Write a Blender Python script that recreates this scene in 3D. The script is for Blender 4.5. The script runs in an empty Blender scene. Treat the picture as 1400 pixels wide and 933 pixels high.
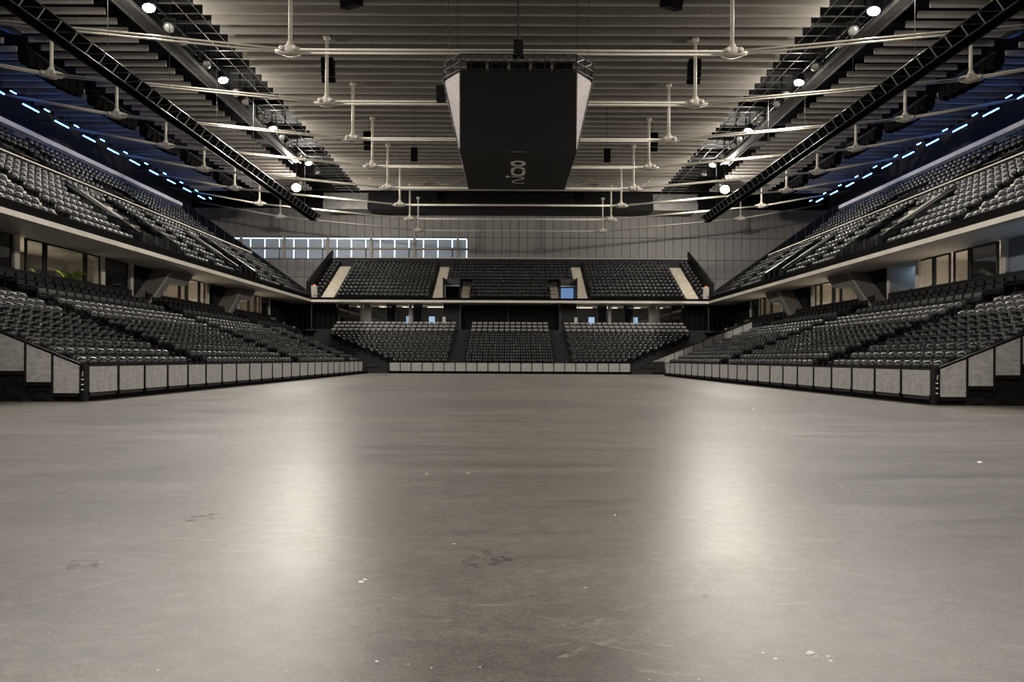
import bpy, math, random
import numpy as np
from mathutils import Matrix, Vector

random.seed(7)
C = bpy.context.scene.collection
scene = bpy.context.scene
R = math.radians

# ------------------------------------------------------------------ camera
# photo frame 1400 x 933, vanishing point of the hall axis at pixel (697, 491)
F_PX = 850.0
CAM_H = 1.4
cam_data = bpy.data.cameras.new('camera')
cam_data.sensor_width = 36.0
cam_data.lens = F_PX / 1400 * 36.0
cam_data.shift_x = (700 - 697) / 1400
cam_data.shift_y = (491 - 466.5) / 1400
cam_data.clip_end = 400
cam = bpy.data.objects.new('camera', cam_data)
C.objects.link(cam)
cam.matrix_world = Matrix.Translation((0, 0, CAM_H)) @ Matrix.Rotation(R(90), 4, 'X') @ Matrix.Rotation(R(0.25), 4, 'Z')
scene.camera = cam

# ------------------------------------------------------------------ world, exposure
w = bpy.data.worlds.new('world')
scene.world = w
w.use_nodes = True
w.node_tree.nodes['Background'].inputs[0].default_value = (0.02, 0.02, 0.022, 1)
w.node_tree.nodes['Background'].inputs[1].default_value = 0.3
vs = scene.view_settings
vs.view_transform = 'Standard'
vs.look = 'None'
vs.gamma = 1
vs.use_curve_mapping = False
vs.exposure = 0.0
FLOOD_W = 3900.0          # each floodlight on the two catwalks
BIG_W = 2000.0            # the two big floodlights by the far wall
SPILL = 0.14              # light scattered sideways and up by each lens
FLOOD_COL = (1.0, 0.93, 0.84)

# ------------------------------------------------------------------ materials
def new_mat(name):
    m = bpy.data.materials.new(name)
    m.use_nodes = True
    return m, m.node_tree.nodes, m.node_tree.links, m.node_tree.nodes['Principled BSDF']

def mat(name, col, rough=0.6, metal=0.0, noise=0.0, scale=4.0, bump=0.0, spec=0.5, stretch=(1, 1, 1), coat=0.0):
    m, n, l, p = new_mat(name)
    p.inputs['Roughness'].default_value = rough
    p.inputs['Metallic'].default_value = metal
    p.inputs['Specular IOR Level'].default_value = spec
    p.inputs['Coat Weight'].default_value = coat
    p.inputs['Base Color'].default_value = (*col, 1)
    if noise or bump:
        tc = n.new('ShaderNodeTexCoord')
        mp = n.new('ShaderNodeMapping'); mp.inputs['Scale'].default_value = stretch
        nz = n.new('ShaderNodeTexNoise'); nz.inputs['Scale'].default_value = scale
        nz.inputs['Detail'].default_value = 5
        l.new(tc.outputs['Object'], mp.inputs[0]); l.new(mp.outputs[0], nz.inputs['Vector'])
        if noise:
            rp = n.new('ShaderNodeValToRGB')
            rp.color_ramp.elements[0].position = 0.3
            rp.color_ramp.elements[1].position = 0.7
            rp.color_ramp.elements[0].color = (*[c * (1 - noise) for c in col], 1)
            rp.color_ramp.elements[1].color = (*[min(1, c * (1 + noise)) for c in col], 1)
            l.new(nz.outputs['Fac'], rp.inputs[0]); l.new(rp.outputs[0], p.inputs['Base Color'])
        if bump:
            b = n.new('ShaderNodeBump'); b.inputs['Strength'].default_value = bump
            b.inputs['Distance'].default_value = 0.02
            l.new(nz.outputs['Fac'], b.inputs['Height']); l.new(b.outputs[0], p.inputs['Normal'])
    return m

def emit(name, col, strength, base=None):
    m, n, l, p = new_mat(name)
    p.inputs['Base Color'].default_value = (*(base or col), 1)
    p.inputs['Emission Color'].default_value = (*col, 1)
    p.inputs['Emission Strength'].default_value = strength
    return m

def glass(name, col, alpha, rough=0.03):
    m, n, l, p = new_mat(name)
    tr = n.new('ShaderNodeBsdfTransparent'); tr.inputs[0].default_value = (*col, 1)
    gl = n.new('ShaderNodeBsdfGlossy'); gl.inputs['Roughness'].default_value = rough
    gl.inputs[0].default_value = (0.8, 0.8, 0.8, 1)
    fr = n.new('ShaderNodeFresnel')
    ge = n.new('ShaderNodeNewGeometry'); mr = n.new('ShaderNodeMapRange')     # both faces of the thin pane reflect alike
    mr.inputs['To Min'].default_value = 1.5; mr.inputs['To Max'].default_value = 1 / 1.5
    l.new(ge.outputs['Backfacing'], mr.inputs['Value']); l.new(mr.outputs[0], fr.inputs[0])
    mx = n.new('ShaderNodeMixShader')
    ad = n.new('ShaderNodeMath'); ad.operation = 'ADD'; ad.inputs[1].default_value = alpha
    l.new(fr.outputs[0], ad.inputs[0]); l.new(ad.outputs[0], mx.inputs[0])
    l.new(tr.outputs[0], mx.inputs[1]); l.new(gl.outputs[0], mx.inputs[2])
    l.new(mx.outputs[0], n['Material Output'].inputs[0])
    return m

M = {}
M['seat'] = mat('seat_plastic', (0.004, 0.0039, 0.0038), 0.36, spec=0.42)
M['seat_metal'] = mat('seat_bracket', (0.10, 0.10, 0.10), 0.4, 0.6)
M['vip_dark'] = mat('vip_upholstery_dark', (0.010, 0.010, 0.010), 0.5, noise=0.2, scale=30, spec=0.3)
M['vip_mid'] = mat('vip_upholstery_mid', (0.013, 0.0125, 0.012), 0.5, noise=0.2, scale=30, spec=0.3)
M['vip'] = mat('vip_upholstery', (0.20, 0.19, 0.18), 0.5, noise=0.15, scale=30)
M['black'] = mat('black_paint', (0.004, 0.004, 0.004), 0.55, spec=0.25)
M['black_matt'] = mat('black_matt', (0.004, 0.004, 0.004), 0.9, spec=0.03)
M['black_gloss'] = mat('black_gloss', (0.005, 0.005, 0.005), 0.3, spec=0.35)
M['deck'] = mat('roof_deck_black', (0.006, 0.006, 0.006), 0.8, noise=0.3, scale=2)
M['fabric'] = mat('black_fabric', (0.005, 0.005, 0.005), 0.8, noise=0.3, scale=8, spec=0.2)
M['baffle'] = mat('acoustic_baffle', (0.40, 0.375, 0.335), 0.75, noise=0.07, scale=0.8, stretch=(0.4, 1, 1))
M['baffle_side'] = mat('acoustic_baffle_grey', (0.34, 0.32, 0.29), 0.75, noise=0.08, scale=0.8)
M['steel_white'] = mat('cream_painted_steel', (0.62, 0.58, 0.50), 0.45, noise=0.05, scale=3)
M['truss'] = mat('dark_aluminium', (0.05, 0.05, 0.05), 0.35, 0.8)
M['truss_rung'] = mat('bare_aluminium', (0.55, 0.54, 0.52), 0.35, 0.8)
M['catwalk'] = mat('catwalk_galvanised', (0.07, 0.068, 0.065), 0.45, 0.5, noise=0.25, scale=2)
M['galv'] = mat('galvanised_sheet', (0.30, 0.29, 0.275), 0.4, 0.5, noise=0.2, scale=2)
M['conc'] = mat('fair_faced_concrete', (0.36, 0.335, 0.30), 0.7, noise=0.12, scale=1.6, bump=0.1)
M['conc_pale'] = mat('pale_concrete', (0.55, 0.51, 0.45), 0.65, noise=0.10, scale=1.2)
M['conc_aisle'] = mat('aisle_concrete', (0.46, 0.42, 0.34), 0.7, noise=0.18, scale=3)
M['conc_dark'] = mat('dark_tread', (0.018, 0.0175, 0.017), 0.6, spec=0.3, noise=0.25, scale=3)
M['soffit'] = mat('soffit_plaster', (0.62, 0.575, 0.515), 0.6, noise=0.05, scale=0.6)
M['wallpanel'] = mat('cassette_panel', (0.32, 0.307, 0.288), 0.6, noise=0.09, scale=0.7)
M['wall_dark'] = mat('dark_wall', (0.030, 0.030, 0.033), 0.7, noise=0.2, scale=1)
M['wall_blue'] = mat('blue_grey_concrete', (0.16, 0.19, 0.23), 0.7, noise=0.15, scale=1.2)
M['barrier'] = mat('barrier_panel', (0.36, 0.35, 0.335), 0.5, noise=0.22, scale=5, bump=0.08, stretch=(1, 1, 1.6))
M['barrier_edge'] = mat('panel_edge', (0.50, 0.48, 0.45), 0.5)
M['screen'] = mat('led_screen_off', (0.005, 0.0049, 0.0046), 0.5, noise=0.2, scale=3, spec=0.2)
M['panel_back'] = mat('silver_cloth', (0.42, 0.38, 0.37), 0.6, noise=0.18, scale=7, bump=0.6)
M['white_paint'] = mat('white_paint', (0.75, 0.73, 0.70), 0.5)
M['glass'] = glass('room_glass', (0.82, 0.82, 0.82), 0.03)
M['glass_dark'] = glass('tinted_glass', (0.20, 0.22, 0.25), 0.10)
M['glass_rail'] = glass('rail_glass', (0.45, 0.47, 0.48), 0.05)
M['frame'] = mat('window_frame_black', (0.012, 0.012, 0.012), 0.4)
M['lamp_on'] = emit('lamp_lens_lit', (1.0, 0.93, 0.82), 60)
M['lens'] = mat('lamp_lens_off', (0.45, 0.44, 0.42), 0.15, 0.7)
M['blue'] = emit('blue_led_tube', (0.06, 0.25, 1.0), 40, (0.3, 0.5, 1))
M['cove'] = emit('cove_strip', (1.0, 0.86, 0.66), 46)
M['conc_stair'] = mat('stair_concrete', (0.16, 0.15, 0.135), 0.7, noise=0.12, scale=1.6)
M['cove_blue'] = emit('cool_strip', (0.45, 0.68, 1.0), 4)
M['strip'] = emit('ceiling_strip', (1.0, 0.92, 0.80), 1.6)
M['screen_lit'] = emit('lit_screen', (0.50, 0.72, 1.0), 0.9)
M['day_bar'] = emit('daylight_gap', (0.62, 0.82, 1.0), 2.2, (0.7, 0.8, 0.9))
M['day_panel'] = emit('polycarbonate_panel', (0.50, 0.66, 0.90), 0.07, (0.42, 0.47, 0.53))
M['tan'] = mat('tan_steel', (0.42, 0.37, 0.30), 0.5)
M['logo'] = mat('logo_print', (0.75, 0.73, 0.69), 0.5)
M['leaf'] = mat('leaf_green', (0.30, 0.42, 0.06), 0.45, noise=0.3, scale=9)
M['pot'] = mat('planter_black', (0.02, 0.02, 0.02), 0.5)
M['red'] = emit('red_indicator', (1, 0.15, 0.05), 1.2)
M['cloth_swag'] = mat('beige_cloth', (0.45, 0.38, 0.29), 0.8)
M['blueglow'] = emit('blue_doorway_glow', (0.25, 0.45, 0.8), 0.5)  # door leaf glows by itself, standing in for blue light in the doorway
M['white_mark'] = mat('white_tape', (0.7, 0.69, 0.66), 0.6)

# polished concrete floor: patches, sweep streaks, scratches, joints
def floor_material():
    m, n, l, p = new_mat('polished_concrete_floor')
    tc = n.new('ShaderNodeTexCoord')
    def noise(scale, detail, stretch=(1, 1, 1), rough=0.55, dist=0.0):
        mp = n.new('ShaderNodeMapping'); mp.inputs['Scale'].default_value = stretch
        l.new(tc.outputs['Object'], mp.inputs[0])
        z = n.new('ShaderNodeTexNoise'); z.inputs['Scale'].default_value = scale
        z.inputs['Detail'].default_value = detail; z.inputs['Roughness'].default_value = rough
        z.inputs['Distortion'].default_value = dist
        l.new(mp.outputs[0], z.inputs['Vector'])
        return z.outputs['Fac']
    def ramp(src, p0, p1, c0, c1):
        r = n.new('ShaderNodeValToRGB')
        r.color_ramp.elements[0].position = p0; r.color_ramp.elements[1].position = p1
        r.color_ramp.elements[0].color = (*c0, 1); r.color_ramp.elements[1].color = (*c1, 1)
        l.new(src, r.inputs[0]); return r.outputs[0]
    def mix(a, b, fac, mode='MIX'):
        x = n.new('ShaderNodeMix'); x.data_type = 'RGBA'; x.blend_type = mode
        if isinstance(fac, float): x.inputs['Factor'].default_value = fac
        else: l.new(fac, x.inputs['Factor'])
        l.new(a, x.inputs[6])
        if isinstance(b, tuple): x.inputs[7].default_value = (*b, 1)
        else: l.new(b, x.inputs[7])
        return x.outputs[2]
    big = noise(0.22, 6, (0.7, 1.3, 1), 0.6, 0.6)
    base = ramp(big, 0.32, 0.70, (0.142, 0.131, 0.119), (0.202, 0.188, 0.172))
    streak = noise(0.9, 6, (0.35, 2.2, 1), 0.65, 0.8)
    base = mix(base, ramp(streak, 0.3, 0.75, (0.74, 0.73, 0.72), (1.20, 1.19, 1.18)), 0.75, 'MULTIPLY')
    fine = noise(42, 6, (1, 1, 1), 0.85)
    mott = noise(7, 5, (0.8, 1.2, 1), 0.75, 0.5)
    base = mix(base, ramp(mott, 0.36, 0.66, (0.78, 0.78, 0.78), (1.16, 1.16, 1.16)), 0.9, 'MULTIPLY')
    base = mix(base, ramp(fine, 0.36, 0.66, (0.62, 0.62, 0.62), (1.34, 1.34, 1.34)), 0.9, 'MULTIPLY')
    # curved scuffs
    sc = noise(2.4, 3, (0.5, 1.6, 1), 0.5, 2.5)
    base = mix(base, (0.32, 0.295, 0.265), ramp(sc, 0.66, 0.74, (0, 0, 0), (0.5, 0.5, 0.5)))
    # straight fine scratches in a few directions
    for (ang, sx_, sy_, th) in ((0.5, 0.35, 26, 0.735), (-0.9, 0.45, 30, 0.745), (1.9, 0.3, 24, 0.74)):
        mp = n.new('ShaderNodeMapping'); mp.inputs['Rotation'].default_value = (0, 0, ang)
        l.new(tc.outputs['Object'], mp.inputs[0])
        mp2 = n.new('ShaderNodeMapping'); mp2.inputs['Scale'].default_value = (sx_, sy_, 1)
        l.new(mp.outputs[0], mp2.inputs[0])
        z = n.new('ShaderNodeTexNoise'); z.inputs['Scale'].default_value = 1.0; z.inputs['Detail'].default_value = 2
        l.new(mp2.outputs[0], z.inputs['Vector'])
        base = mix(base, (0.36, 0.335, 0.30), ramp(z.outputs['Fac'], th, th + 0.03, (0, 0, 0), (0.6, 0.6, 0.6)))
    # white paint specks
    vo = n.new('ShaderNodeTexVoronoi'); vo.inputs['Scale'].default_value = 1.3
    l.new(tc.outputs['Object'], vo.inputs['Vector'])
    wn = noise(60, 2)
    ad = n.new('ShaderNodeMath'); ad.operation = 'MULTIPLY_ADD'; ad.inputs[1].default_value = 0.03
    l.new(wn, ad.inputs[0]); l.new(vo.outputs['Distance'], ad.inputs[2])
    speck = ramp(ad.outputs[0], 0.027, 0.030, (0.85, 0.85, 0.85), (0, 0, 0))
    base = mix(base, (0.6, 0.58, 0.54), speck)
    # saw-cut joints across the hall
    sx = n.new('ShaderNodeSeparateXYZ'); l.new(tc.outputs['Object'], sx.inputs[0])
    for y in (10.2, 14.0, 31.0):
        a = n.new('ShaderNodeMath'); a.operation = 'SUBTRACT'; a.inputs[1].default_value = y
        l.new(sx.outputs[1], a.inputs[0])
        b = n.new('ShaderNodeMath'); b.operation = 'ABSOLUTE'; l.new(a.outputs[0], b.inputs[0])
        c = n.new('ShaderNodeMath'); c.operation = 'LESS_THAN'; c.inputs[1].default_value = 0.012; l.new(b.outputs[0], c.inputs[0])
        d = n.new('ShaderNodeMath'); d.operation = 'MULTIPLY'; d.inputs[1].default_value = 0.5; l.new(c.outputs[0], d.inputs[0])
        base = mix(base, (0.33, 0.31, 0.28), d.outputs[0])
    l.new(base, p.inputs['Base Color'])
    mf = n.new('ShaderNodeMath'); mf.operation = 'MULTIPLY_ADD'; mf.inputs[1].default_value = 0.45
    l.new(streak, mf.inputs[0])
    mg = n.new('ShaderNodeMath'); mg.operation = 'MULTIPLY'; mg.inputs[1].default_value = 0.55; l.new(fine, mg.inputs[0])
    l.new(mg.outputs[0], mf.inputs[2]); mixf = mf.outputs[0]
    rr = n.new('ShaderNodeMapRange'); rr.inputs['From Min'].default_value = 0.3; rr.inputs['From Max'].default_value = 0.7
    rr.inputs['To Min'].default_value = 0.27; rr.inputs['To Max'].default_value = 0.43
    l.new(mixf, rr.inputs['Value']); l.new(rr.outputs[0], p.inputs['Roughness'])
    bu = n.new('ShaderNodeBump'); bu.inputs['Strength'].default_value = 0.26; bu.inputs['Distance'].default_value = 0.004
    l.new(fine, bu.inputs['Height']); l.new(bu.outputs[0], p.inputs['Normal'])
    p.inputs['Specular IOR Level'].default_value = 0.36
    return m
M['floor'] = floor_material()

# ------------------------------------------------------------------ mesh helpers
class MB:
    def __init__(self):
        self.v = []; self.f = []
    def box(self, x0, x1, y0, y1, z0, z1):
        if x0 > x1: x0, x1 = x1, x0
        if y0 > y1: y0, y1 = y1, y0
        if z0 > z1: z0, z1 = z1, z0
        b = len(self.v)
        self.v += [(x0, y0, z0), (x1, y0, z0), (x1, y1, z0), (x0, y1, z0), (x0, y0, z1), (x1, y0, z1), (x1, y1, z1), (x0, y1, z1)]
        self.f += [tuple(b + i for i in q) for q in ((0, 3, 2, 1), (4, 5, 6, 7), (0, 1, 5, 4), (1, 2, 6, 5), (2, 3, 7, 6), (3, 0, 4, 7))]
        return self
    def tube(self, a, b, r, n=6, r2=None):
        a = Vector(a); b = Vector(b); d = (b - a).normalized()
        u = d.orthogonal().normalized(); w_ = d.cross(u)
        r2 = r if r2 is None else r2
        k = len(self.v)
        for (p, rr) in ((a, r), (b, r2)):
            for i in range(n):
                t = 2 * math.pi * i / n
                self.v.append(tuple(p + (u * math.cos(t) + w_ * math.sin(t)) * rr))
        for i in range(n):
            j = (i + 1) % n
            self.f.append((k + i, k + j, k + n + j, k + n + i))
        self.f.append(tuple(k + i for i in reversed(range(n))))
        self.f.append(tuple(k + n + i for i in range(n)))
        return self
    def prism(self, poly, axis, a0, a1):
        """extrude a polygon along an axis; poly gives the two other coordinates in x<y<z order"""
        k = len(self.v); n = len(poly)
        for a in (a0, a1):
            for (p, q) in poly:
                self.v.append({'x': (a, p, q), 'y': (p, a, q), 'z': (p, q, a)}[axis])
        for i in range(n):
            j = (i + 1) % n
            self.f.append((k + i, k + j, k + n + j, k + n + i))
        self.f.append(tuple(k + i for i in reversed(range(n))))
        self.f.append(tuple(k + n + i for i in range(n)))
        return self
    def quad(self, *pts):
        k = len(self.v); self.v += [tuple(p) for p in pts]; self.f.append(tuple(range(k, k + len(pts)))); return self
    def lathe(self, prof, n=12, origin=(0, 0, 0), axis=(0, 0, 1)):
        q = Vector((0, 0, 1)).rotation_difference(Vector(axis)); o = Vector(origin)
        k = len(self.v); m = len(prof)
        for (r, z) in prof:
            for i in range(n):
                t = 2 * math.pi * i / n
                self.v.append(tuple(o + q @ Vector((r * math.cos(t), r * math.sin(t), z))))
        for j in range(m - 1):
            for i in range(n):
                i2 = (i + 1) % n
                self.f.append((k + j * n + i, k + j * n + i2, k + (j + 1) * n + i2, k + (j + 1) * n + i))
        self.f.append(tuple(k + i for i in reversed(range(n))))
        self.f.append(tuple(k + (m - 1) * n + i for i in range(n)))
        return self
    def mesh(self, name, material, smooth=False):
        me = bpy.data.meshes.new(name)
        me.from_pydata(self.v, [], self.f); me.update()
        import bmesh
        bm = bmesh.new(); bm.from_mesh(me); bmesh.ops.recalc_face_normals(bm, faces=bm.faces[:]); bm.to_mesh(me); bm.free()
        if smooth: me.shade_smooth()
        me.materials.append(material)
        return me
    def build(self, name, material, parent=None, smooth=False):
        return link(name, self.mesh(name, material, smooth), parent)

def link(name, data, parent=None, loc=None, rz=None):
    o = bpy.data.objects.new(name, data); C.objects.link(o)
    if parent is not None: o.parent = parent
    if loc is not None: o.location = loc
    if rz is not None: o.rotation_euler = (0, 0, rz)
    return o

def tag(o, label, cat, group=None, kind=None):
    o['label'] = label; o['category'] = cat
    if group: o['group'] = group
    if kind: o['kind'] = kind
    return o

def thing(name, label, cat, loc=(0, 0, 0), rz=0, group=None):
    return tag(link(name, None, None, loc, rz), label, cat, group)

def struct(o):
    o['kind'] = 'structure'; return o

SIDE = {-1: 'plant window side', 1: 'blue wall side'}
def side(s): return 'plant-window side' if s < 0 else 'blue-wall side'
ONES = 'first second third fourth fifth sixth seventh eighth ninth tenth eleventh twelfth thirteenth fourteenth fifteenth sixteenth seventeenth eighteenth nineteenth'.split()
def nth(i):
    if i < 19: return ONES[i]
    i += 1
    tens = {2: ('twentieth', 'twenty'), 3: ('thirtieth', 'thirty'), 4: ('fortieth', 'forty')}[i // 10]
    return tens[0] if i % 10 == 0 else tens[1] + '-' + ONES[i % 10 - 1]

# ------------------------------------------------------------------ the shell
Y_FAR = 82.0          # inner face of the far wall
floor = struct(MB().box(-44, 44, -30, 84, -0.3, 0).build('floor', M['floor']))
floor['label'] = 'polished grey brown concrete floor of the arena'
ceiling = struct(MB().box(-44, 44, -30, 84, 23.6, 24.0).build('ceiling', M['deck']))
ceiling['label'] = 'black roof deck hung with rows of grey baffles'
wall_l = struct(MB().box(-42.5, -42, -30, 82, 0, 23.6).build('wall_left', M['wall_dark']))
wall_r = struct(MB().box(42, 42.5, -30, 82, 0, 23.6).build('wall_right', M['wall_dark']))
wall_f = struct(MB().box(-42, 42, -30, -29.5, 0, 23.6).build('wall_front', M['wall_dark']))
wall_b = struct(MB().box(-42.5, 42.5, Y_FAR + 0.08, Y_FAR + 0.5, 0, 23.6).build('wall_back', M['black']))
for o, t in ((wall_l, 'dark side wall behind the upper tier, plant window side'), (wall_r, 'dark side wall behind the upper tier, blue wall side'),
             (wall_f, 'dark wall at the near end of the hall'), (wall_b, 'far wall clad in tall grey cassette panels')):
    o['label'] = t
# cassette panels of the far wall, 1.13 m wide, joints recessed
PW = 1.13
win_x0, win_x1 = -37.3, -5.75
pm = {}
def wall_panel(i, z0, z1):
    key = (z0, z1)
    if key not in pm:
        m_ = MB().box(-PW / 2 + 0.03, PW / 2 - 0.03, -0.04, 0.08, z0 + 0.03, z1 - 0.03)
        pm[key] = m_.mesh('panel', M['wallpanel'])
    x = (i + 0.5) * PW
    link('panel', pm[key], wall_b, (x, Y_FAR, 0))
for i in range(-37, 37):
    x = (i + 0.5) * PW
    wall_panel(i, 17.4, 21.2)
    if not (win_x0 < x < win_x1): wall_panel(i, 14.5, 17.4)
    if abs(x) > 20: wall_panel(i, 12.1, 14.5); wall_panel(i, 6.0, 12.1)
# far end ventilation duct band below the roof
duct = thing('air_duct', 'wide metal air duct running along the top of the far wall', 'duct', (0, 79.5, 20.2))
MB().box(-17.9, 17.9, -1.2, 1.2, 0.0, 2.2).build('housing', M['black'], duct)
for s in (-1, 1):
    MB().box(s * 18.0, s * 23.6, -1.25, 1.2, 0.0, 0.95).build('duct_section', M['galv'], duct)
    MB().box(s * 18.0, s * 23.6, -1.0, 1.2, 1.05, 2.1).build('duct_section', M['galv'], duct)

for x in (-20, -15, -9, -3, 3, 9, 15, 20): MB().box(x - 0.06, x + 0.06, 0.4, 0.6, 0.9, 3.39).build('hanger', M['black'], duct)
# daylight strip window in the far wall
win = struct(link('window_1', None, None, (0, Y_FAR, 14.5)))
win['label'] = 'long strip window with bluish panels and glowing joints in the far wall'
PIT = 1.90
npan = int((win_x1 - win_x0) / PIT)
wm_up = MB().box(-PIT / 2 + 0.07, PIT / 2 - 0.07, -0.02, 0.06, 1.55, 2.60).mesh('pane', M['day_panel'])
wm_lo = MB().box(-PIT / 2 + 0.07, PIT / 2 - 0.07, -0.02, 0.06, 0.05, 1.25).mesh('pane', M['day_panel'])
bar_up = MB().box(-0.07, 0.07, 0.0, 0.06, 1.5, 2.62).mesh('light_gap', M['day_bar'])
bar_lo = MB().box(-0.07, 0.07, 0.0, 0.06, 0.05, 1.2).mesh('light_gap', M['day_bar'])
for i in range(npan + 1):
    x = win_x1 - i * PIT
    if i < npan:
        link('pane', wm_up, win, (x - PIT / 2, 0, 0)); link('pane', wm_lo, win, (x - PIT / 2, 0, 0))
    link('light_gap', bar_up, win, (x, 0, 0))
    if i % 3 != 1: link('light_gap', bar_lo, win, (x, 0, 0))
    if i % 3 == 1:
        MB().box(x + 0.6, x + 0.9, -0.32, -0.1, 0.0, 2.9).build('column', M['tan'], win)
MB().box(win_x0, win_x1, 0.0, 0.06, 2.62, 2.76).build('light_gap', M['day_bar'], win)
MB().box(win_x0, win_x1, -0.3, -0.12, 1.28, 1.48).build('rail', M['tan'], win)
MB().box(win_x0 - 0.1, win_x1 + 0.1, -0.1, 0.06, 2.76, 2.9).build('head_frame', M['catwalk'], win)
MB().box(win_x0 - 0.1, win_x1 + 0.1, -0.1, 0.06, -0.05, 0.04).build('sill', M['catwalk'], win)

# ------------------------------------------------------------------ ceiling baffles
FR0, FRS, NFR = 31.8, 6.34, 8          # first roof frame, spacing, number in view
BS = FRS / 6
BZ = 21.0
mid = MB().box(-17.6, 17.6, -0.05, 0.05, BZ, BZ + 0.85).mesh('baffle', M['baffle'])
smesh = {s: MB().box(s * 23.2, s * 30.0, -0.06, 0.06, BZ, BZ + 0.36).mesh('baffle', M['baffle_side']) for s in (-1, 1)}
omesh = {s: MB().box(s * 31.6, s * 36.9, -0.06, 0.06, BZ - 0.1, BZ + 0.26).mesh('baffle', M['baffle_side']) for s in (-1, 1)}
y = FR0 - FRS + BS / 2
k = 0
while y < 73.4:
    link('baffle', mid, ceiling, (0, y, 0))
    for s in (-1, 1):
        link('baffle', smesh[s], ceiling, (0, y, 0))
        link('baffle', omesh[s], ceiling, (0, y, 0))
    y += BS; k += 1

# ------------------------------------------------------------------ roof trusses with tie rods
ORD = ['nearest', 'second from', 'third from', 'fourth from', 'fifth from', 'sixth from', 'seventh from', 'eighth from']
XI, ZI, XO, ZO, XE, ZE = 11.3, 17.1, 28.2, 18.72, 38.2, 20.5
def node_mesh():
    m_ = MB()
    m_.lathe([(0.0, -0.78), (0.10, -0.74), (0.20, -0.45), (0.30, -0.15), (0.30, 0.15), (0.20, 0.45), (0.10, 0.74), (0.0, 0.78)], 10, (0, 0, 0), (1, 0, 0))
    m_.lathe([(0.24, 0.0), (0.24, 0.2), (0.14, 0.42), (0.12, 0.5)], 10)
    for s in (-1, 1):
        m_.lathe([(0.10, -0.33), (0.13, -0.31), (0.13, 0.31), (0.10, 0.33)], 8, (s * 0.33, 0, 0.02), (0, 1, 0))
    for v_ in range(len(m_.v)):
        x, y_, z = m_.v[v_]; m_.v[v_] = (x, y_ * 1.15, z * (0.85 if z < 0 else 1))
    return m_.mesh('node', M['steel_white'], True)
node_me = node_mesh()
rod_me = {}
def rods(parent, a, b, name='tie_rod'):
    for d in (-0.19, 0.19):
        MB().tube((a[0], d, a[1]), (b[0], d, b[1]), 0.052, 6).build(name, M['steel_white'], parent, True)
tr_parts = None
for i in range(NFR):
    yf = FR0 + i * FRS
    idx = NFR - 1 - i
    t = thing('roof_truss', 'cream steel tie-rod roof truss with four posts, %s the far panelled wall' % ORD[idx], 'roof truss', (0, yf, 0), 0, 'tie-rod roof trusses')
    if tr_parts is None:
        rods(t, (-XI, ZI), (XI, ZI))
        for s in (-1, 1):
            rods(t, (s * XI, ZI), (s * XO, ZO)); rods(t, (s * XO, ZO), (s * XE, ZE))
            for (x, z) in ((XI, ZI), (XO, ZO)):
                o = link('node', node_me, t, (s * x, 0, z))
                p_ = MB().tube((s * x, 0, z + 0.3), (s * x, 0, 21.75), 0.10, 10).build('post', M['steel_white'], t, True)
                MB().box(s * x - 0.22, s * x + 0.22, -0.22, 0.22, 21.2, 21.95).build('post_head', M['black'], p_)
                MB().tube((s * x - 0.2, 0, 21.1), (s * x + 0.2, 0, 21.1), 0.16, 8).build('pin', M['steel_white'], p_, True)
        MB().box(-38.5, 38.5, -0.2, 0.2, 22.0, 22.9).build('top_chord', M['black'], t)
        tr_parts = list(t.children)
    else:
        for ch in tr_parts:
            c = ch.copy(); C.objects.link(c); c.parent = t
            for g in ch.children:
                d = g.copy(); C.objects.link(d); d.parent = c

# ------------------------------------------------------------------ catwalks and floodlights
XL = 19.6
for s in (-1, 1):
    t = thing('catwalk', 'long dark metal lighting catwalk under the roof %s' % side(s), 'catwalk', (s * 21.0, 0, 20.6))
    MB().box(-0.38, 0.38, 24, 61, 0, 0.06).build('walkway', M['catwalk'], t)
    for d in (-0.42, 0.42):
        MB().box(d - 0.04, d + 0.04, 24, 61, -0.10, 0.16).build('edge_beam', M['catwalk'], t)
        for z in (0.6, 1.1):
            MB().tube((d, 24, z), (d, 61, z), 0.025, 5).build('handrail', M['truss'], t)
    MB().tube((s * -1.4, 4, 0.2), (s * -1.4, 64, 0.2), 0.04, 6).build('lamp_rail', M['truss'], t)
    for i in range(12):
        yy = 25 + i * 3.17
        for d in (-0.44, 0.44): MB().box(d - 0.04, d + 0.04, yy - 0.04, yy + 0.04, 0.0, 2.99).build('hanger', M['black'], t)
        MB().box(s * -1.42, s * -0.5, yy - 0.04, yy + 0.04, 0.16, 0.24).build('bracket', M['truss'], t)
    for x in (18.0, 18.9):
        o = MB().tube((s * x, 24, 21.3), (s * x, 78, 21.3), 0.022, 5).build('cable', M['truss_rung'])
        tag(o, 'thin steel cable strung under the roof next to the %s, %s' % ('baffle ends' if x < 18.5 else 'catwalk', side(s)), 'cable')
    # thin battens continuing from the baffle ends
    bm_ = MB().box(0.0, s * 2.6, -0.025, 0.025, 0, 0.05).mesh('batten', M['catwalk'])
    yy = FR0 - FRS + BS / 2
    while yy < 73.4:
        link('batten', bm_, ceiling, (s * 17.62, yy, BZ + 0.02)); yy += BS

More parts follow.
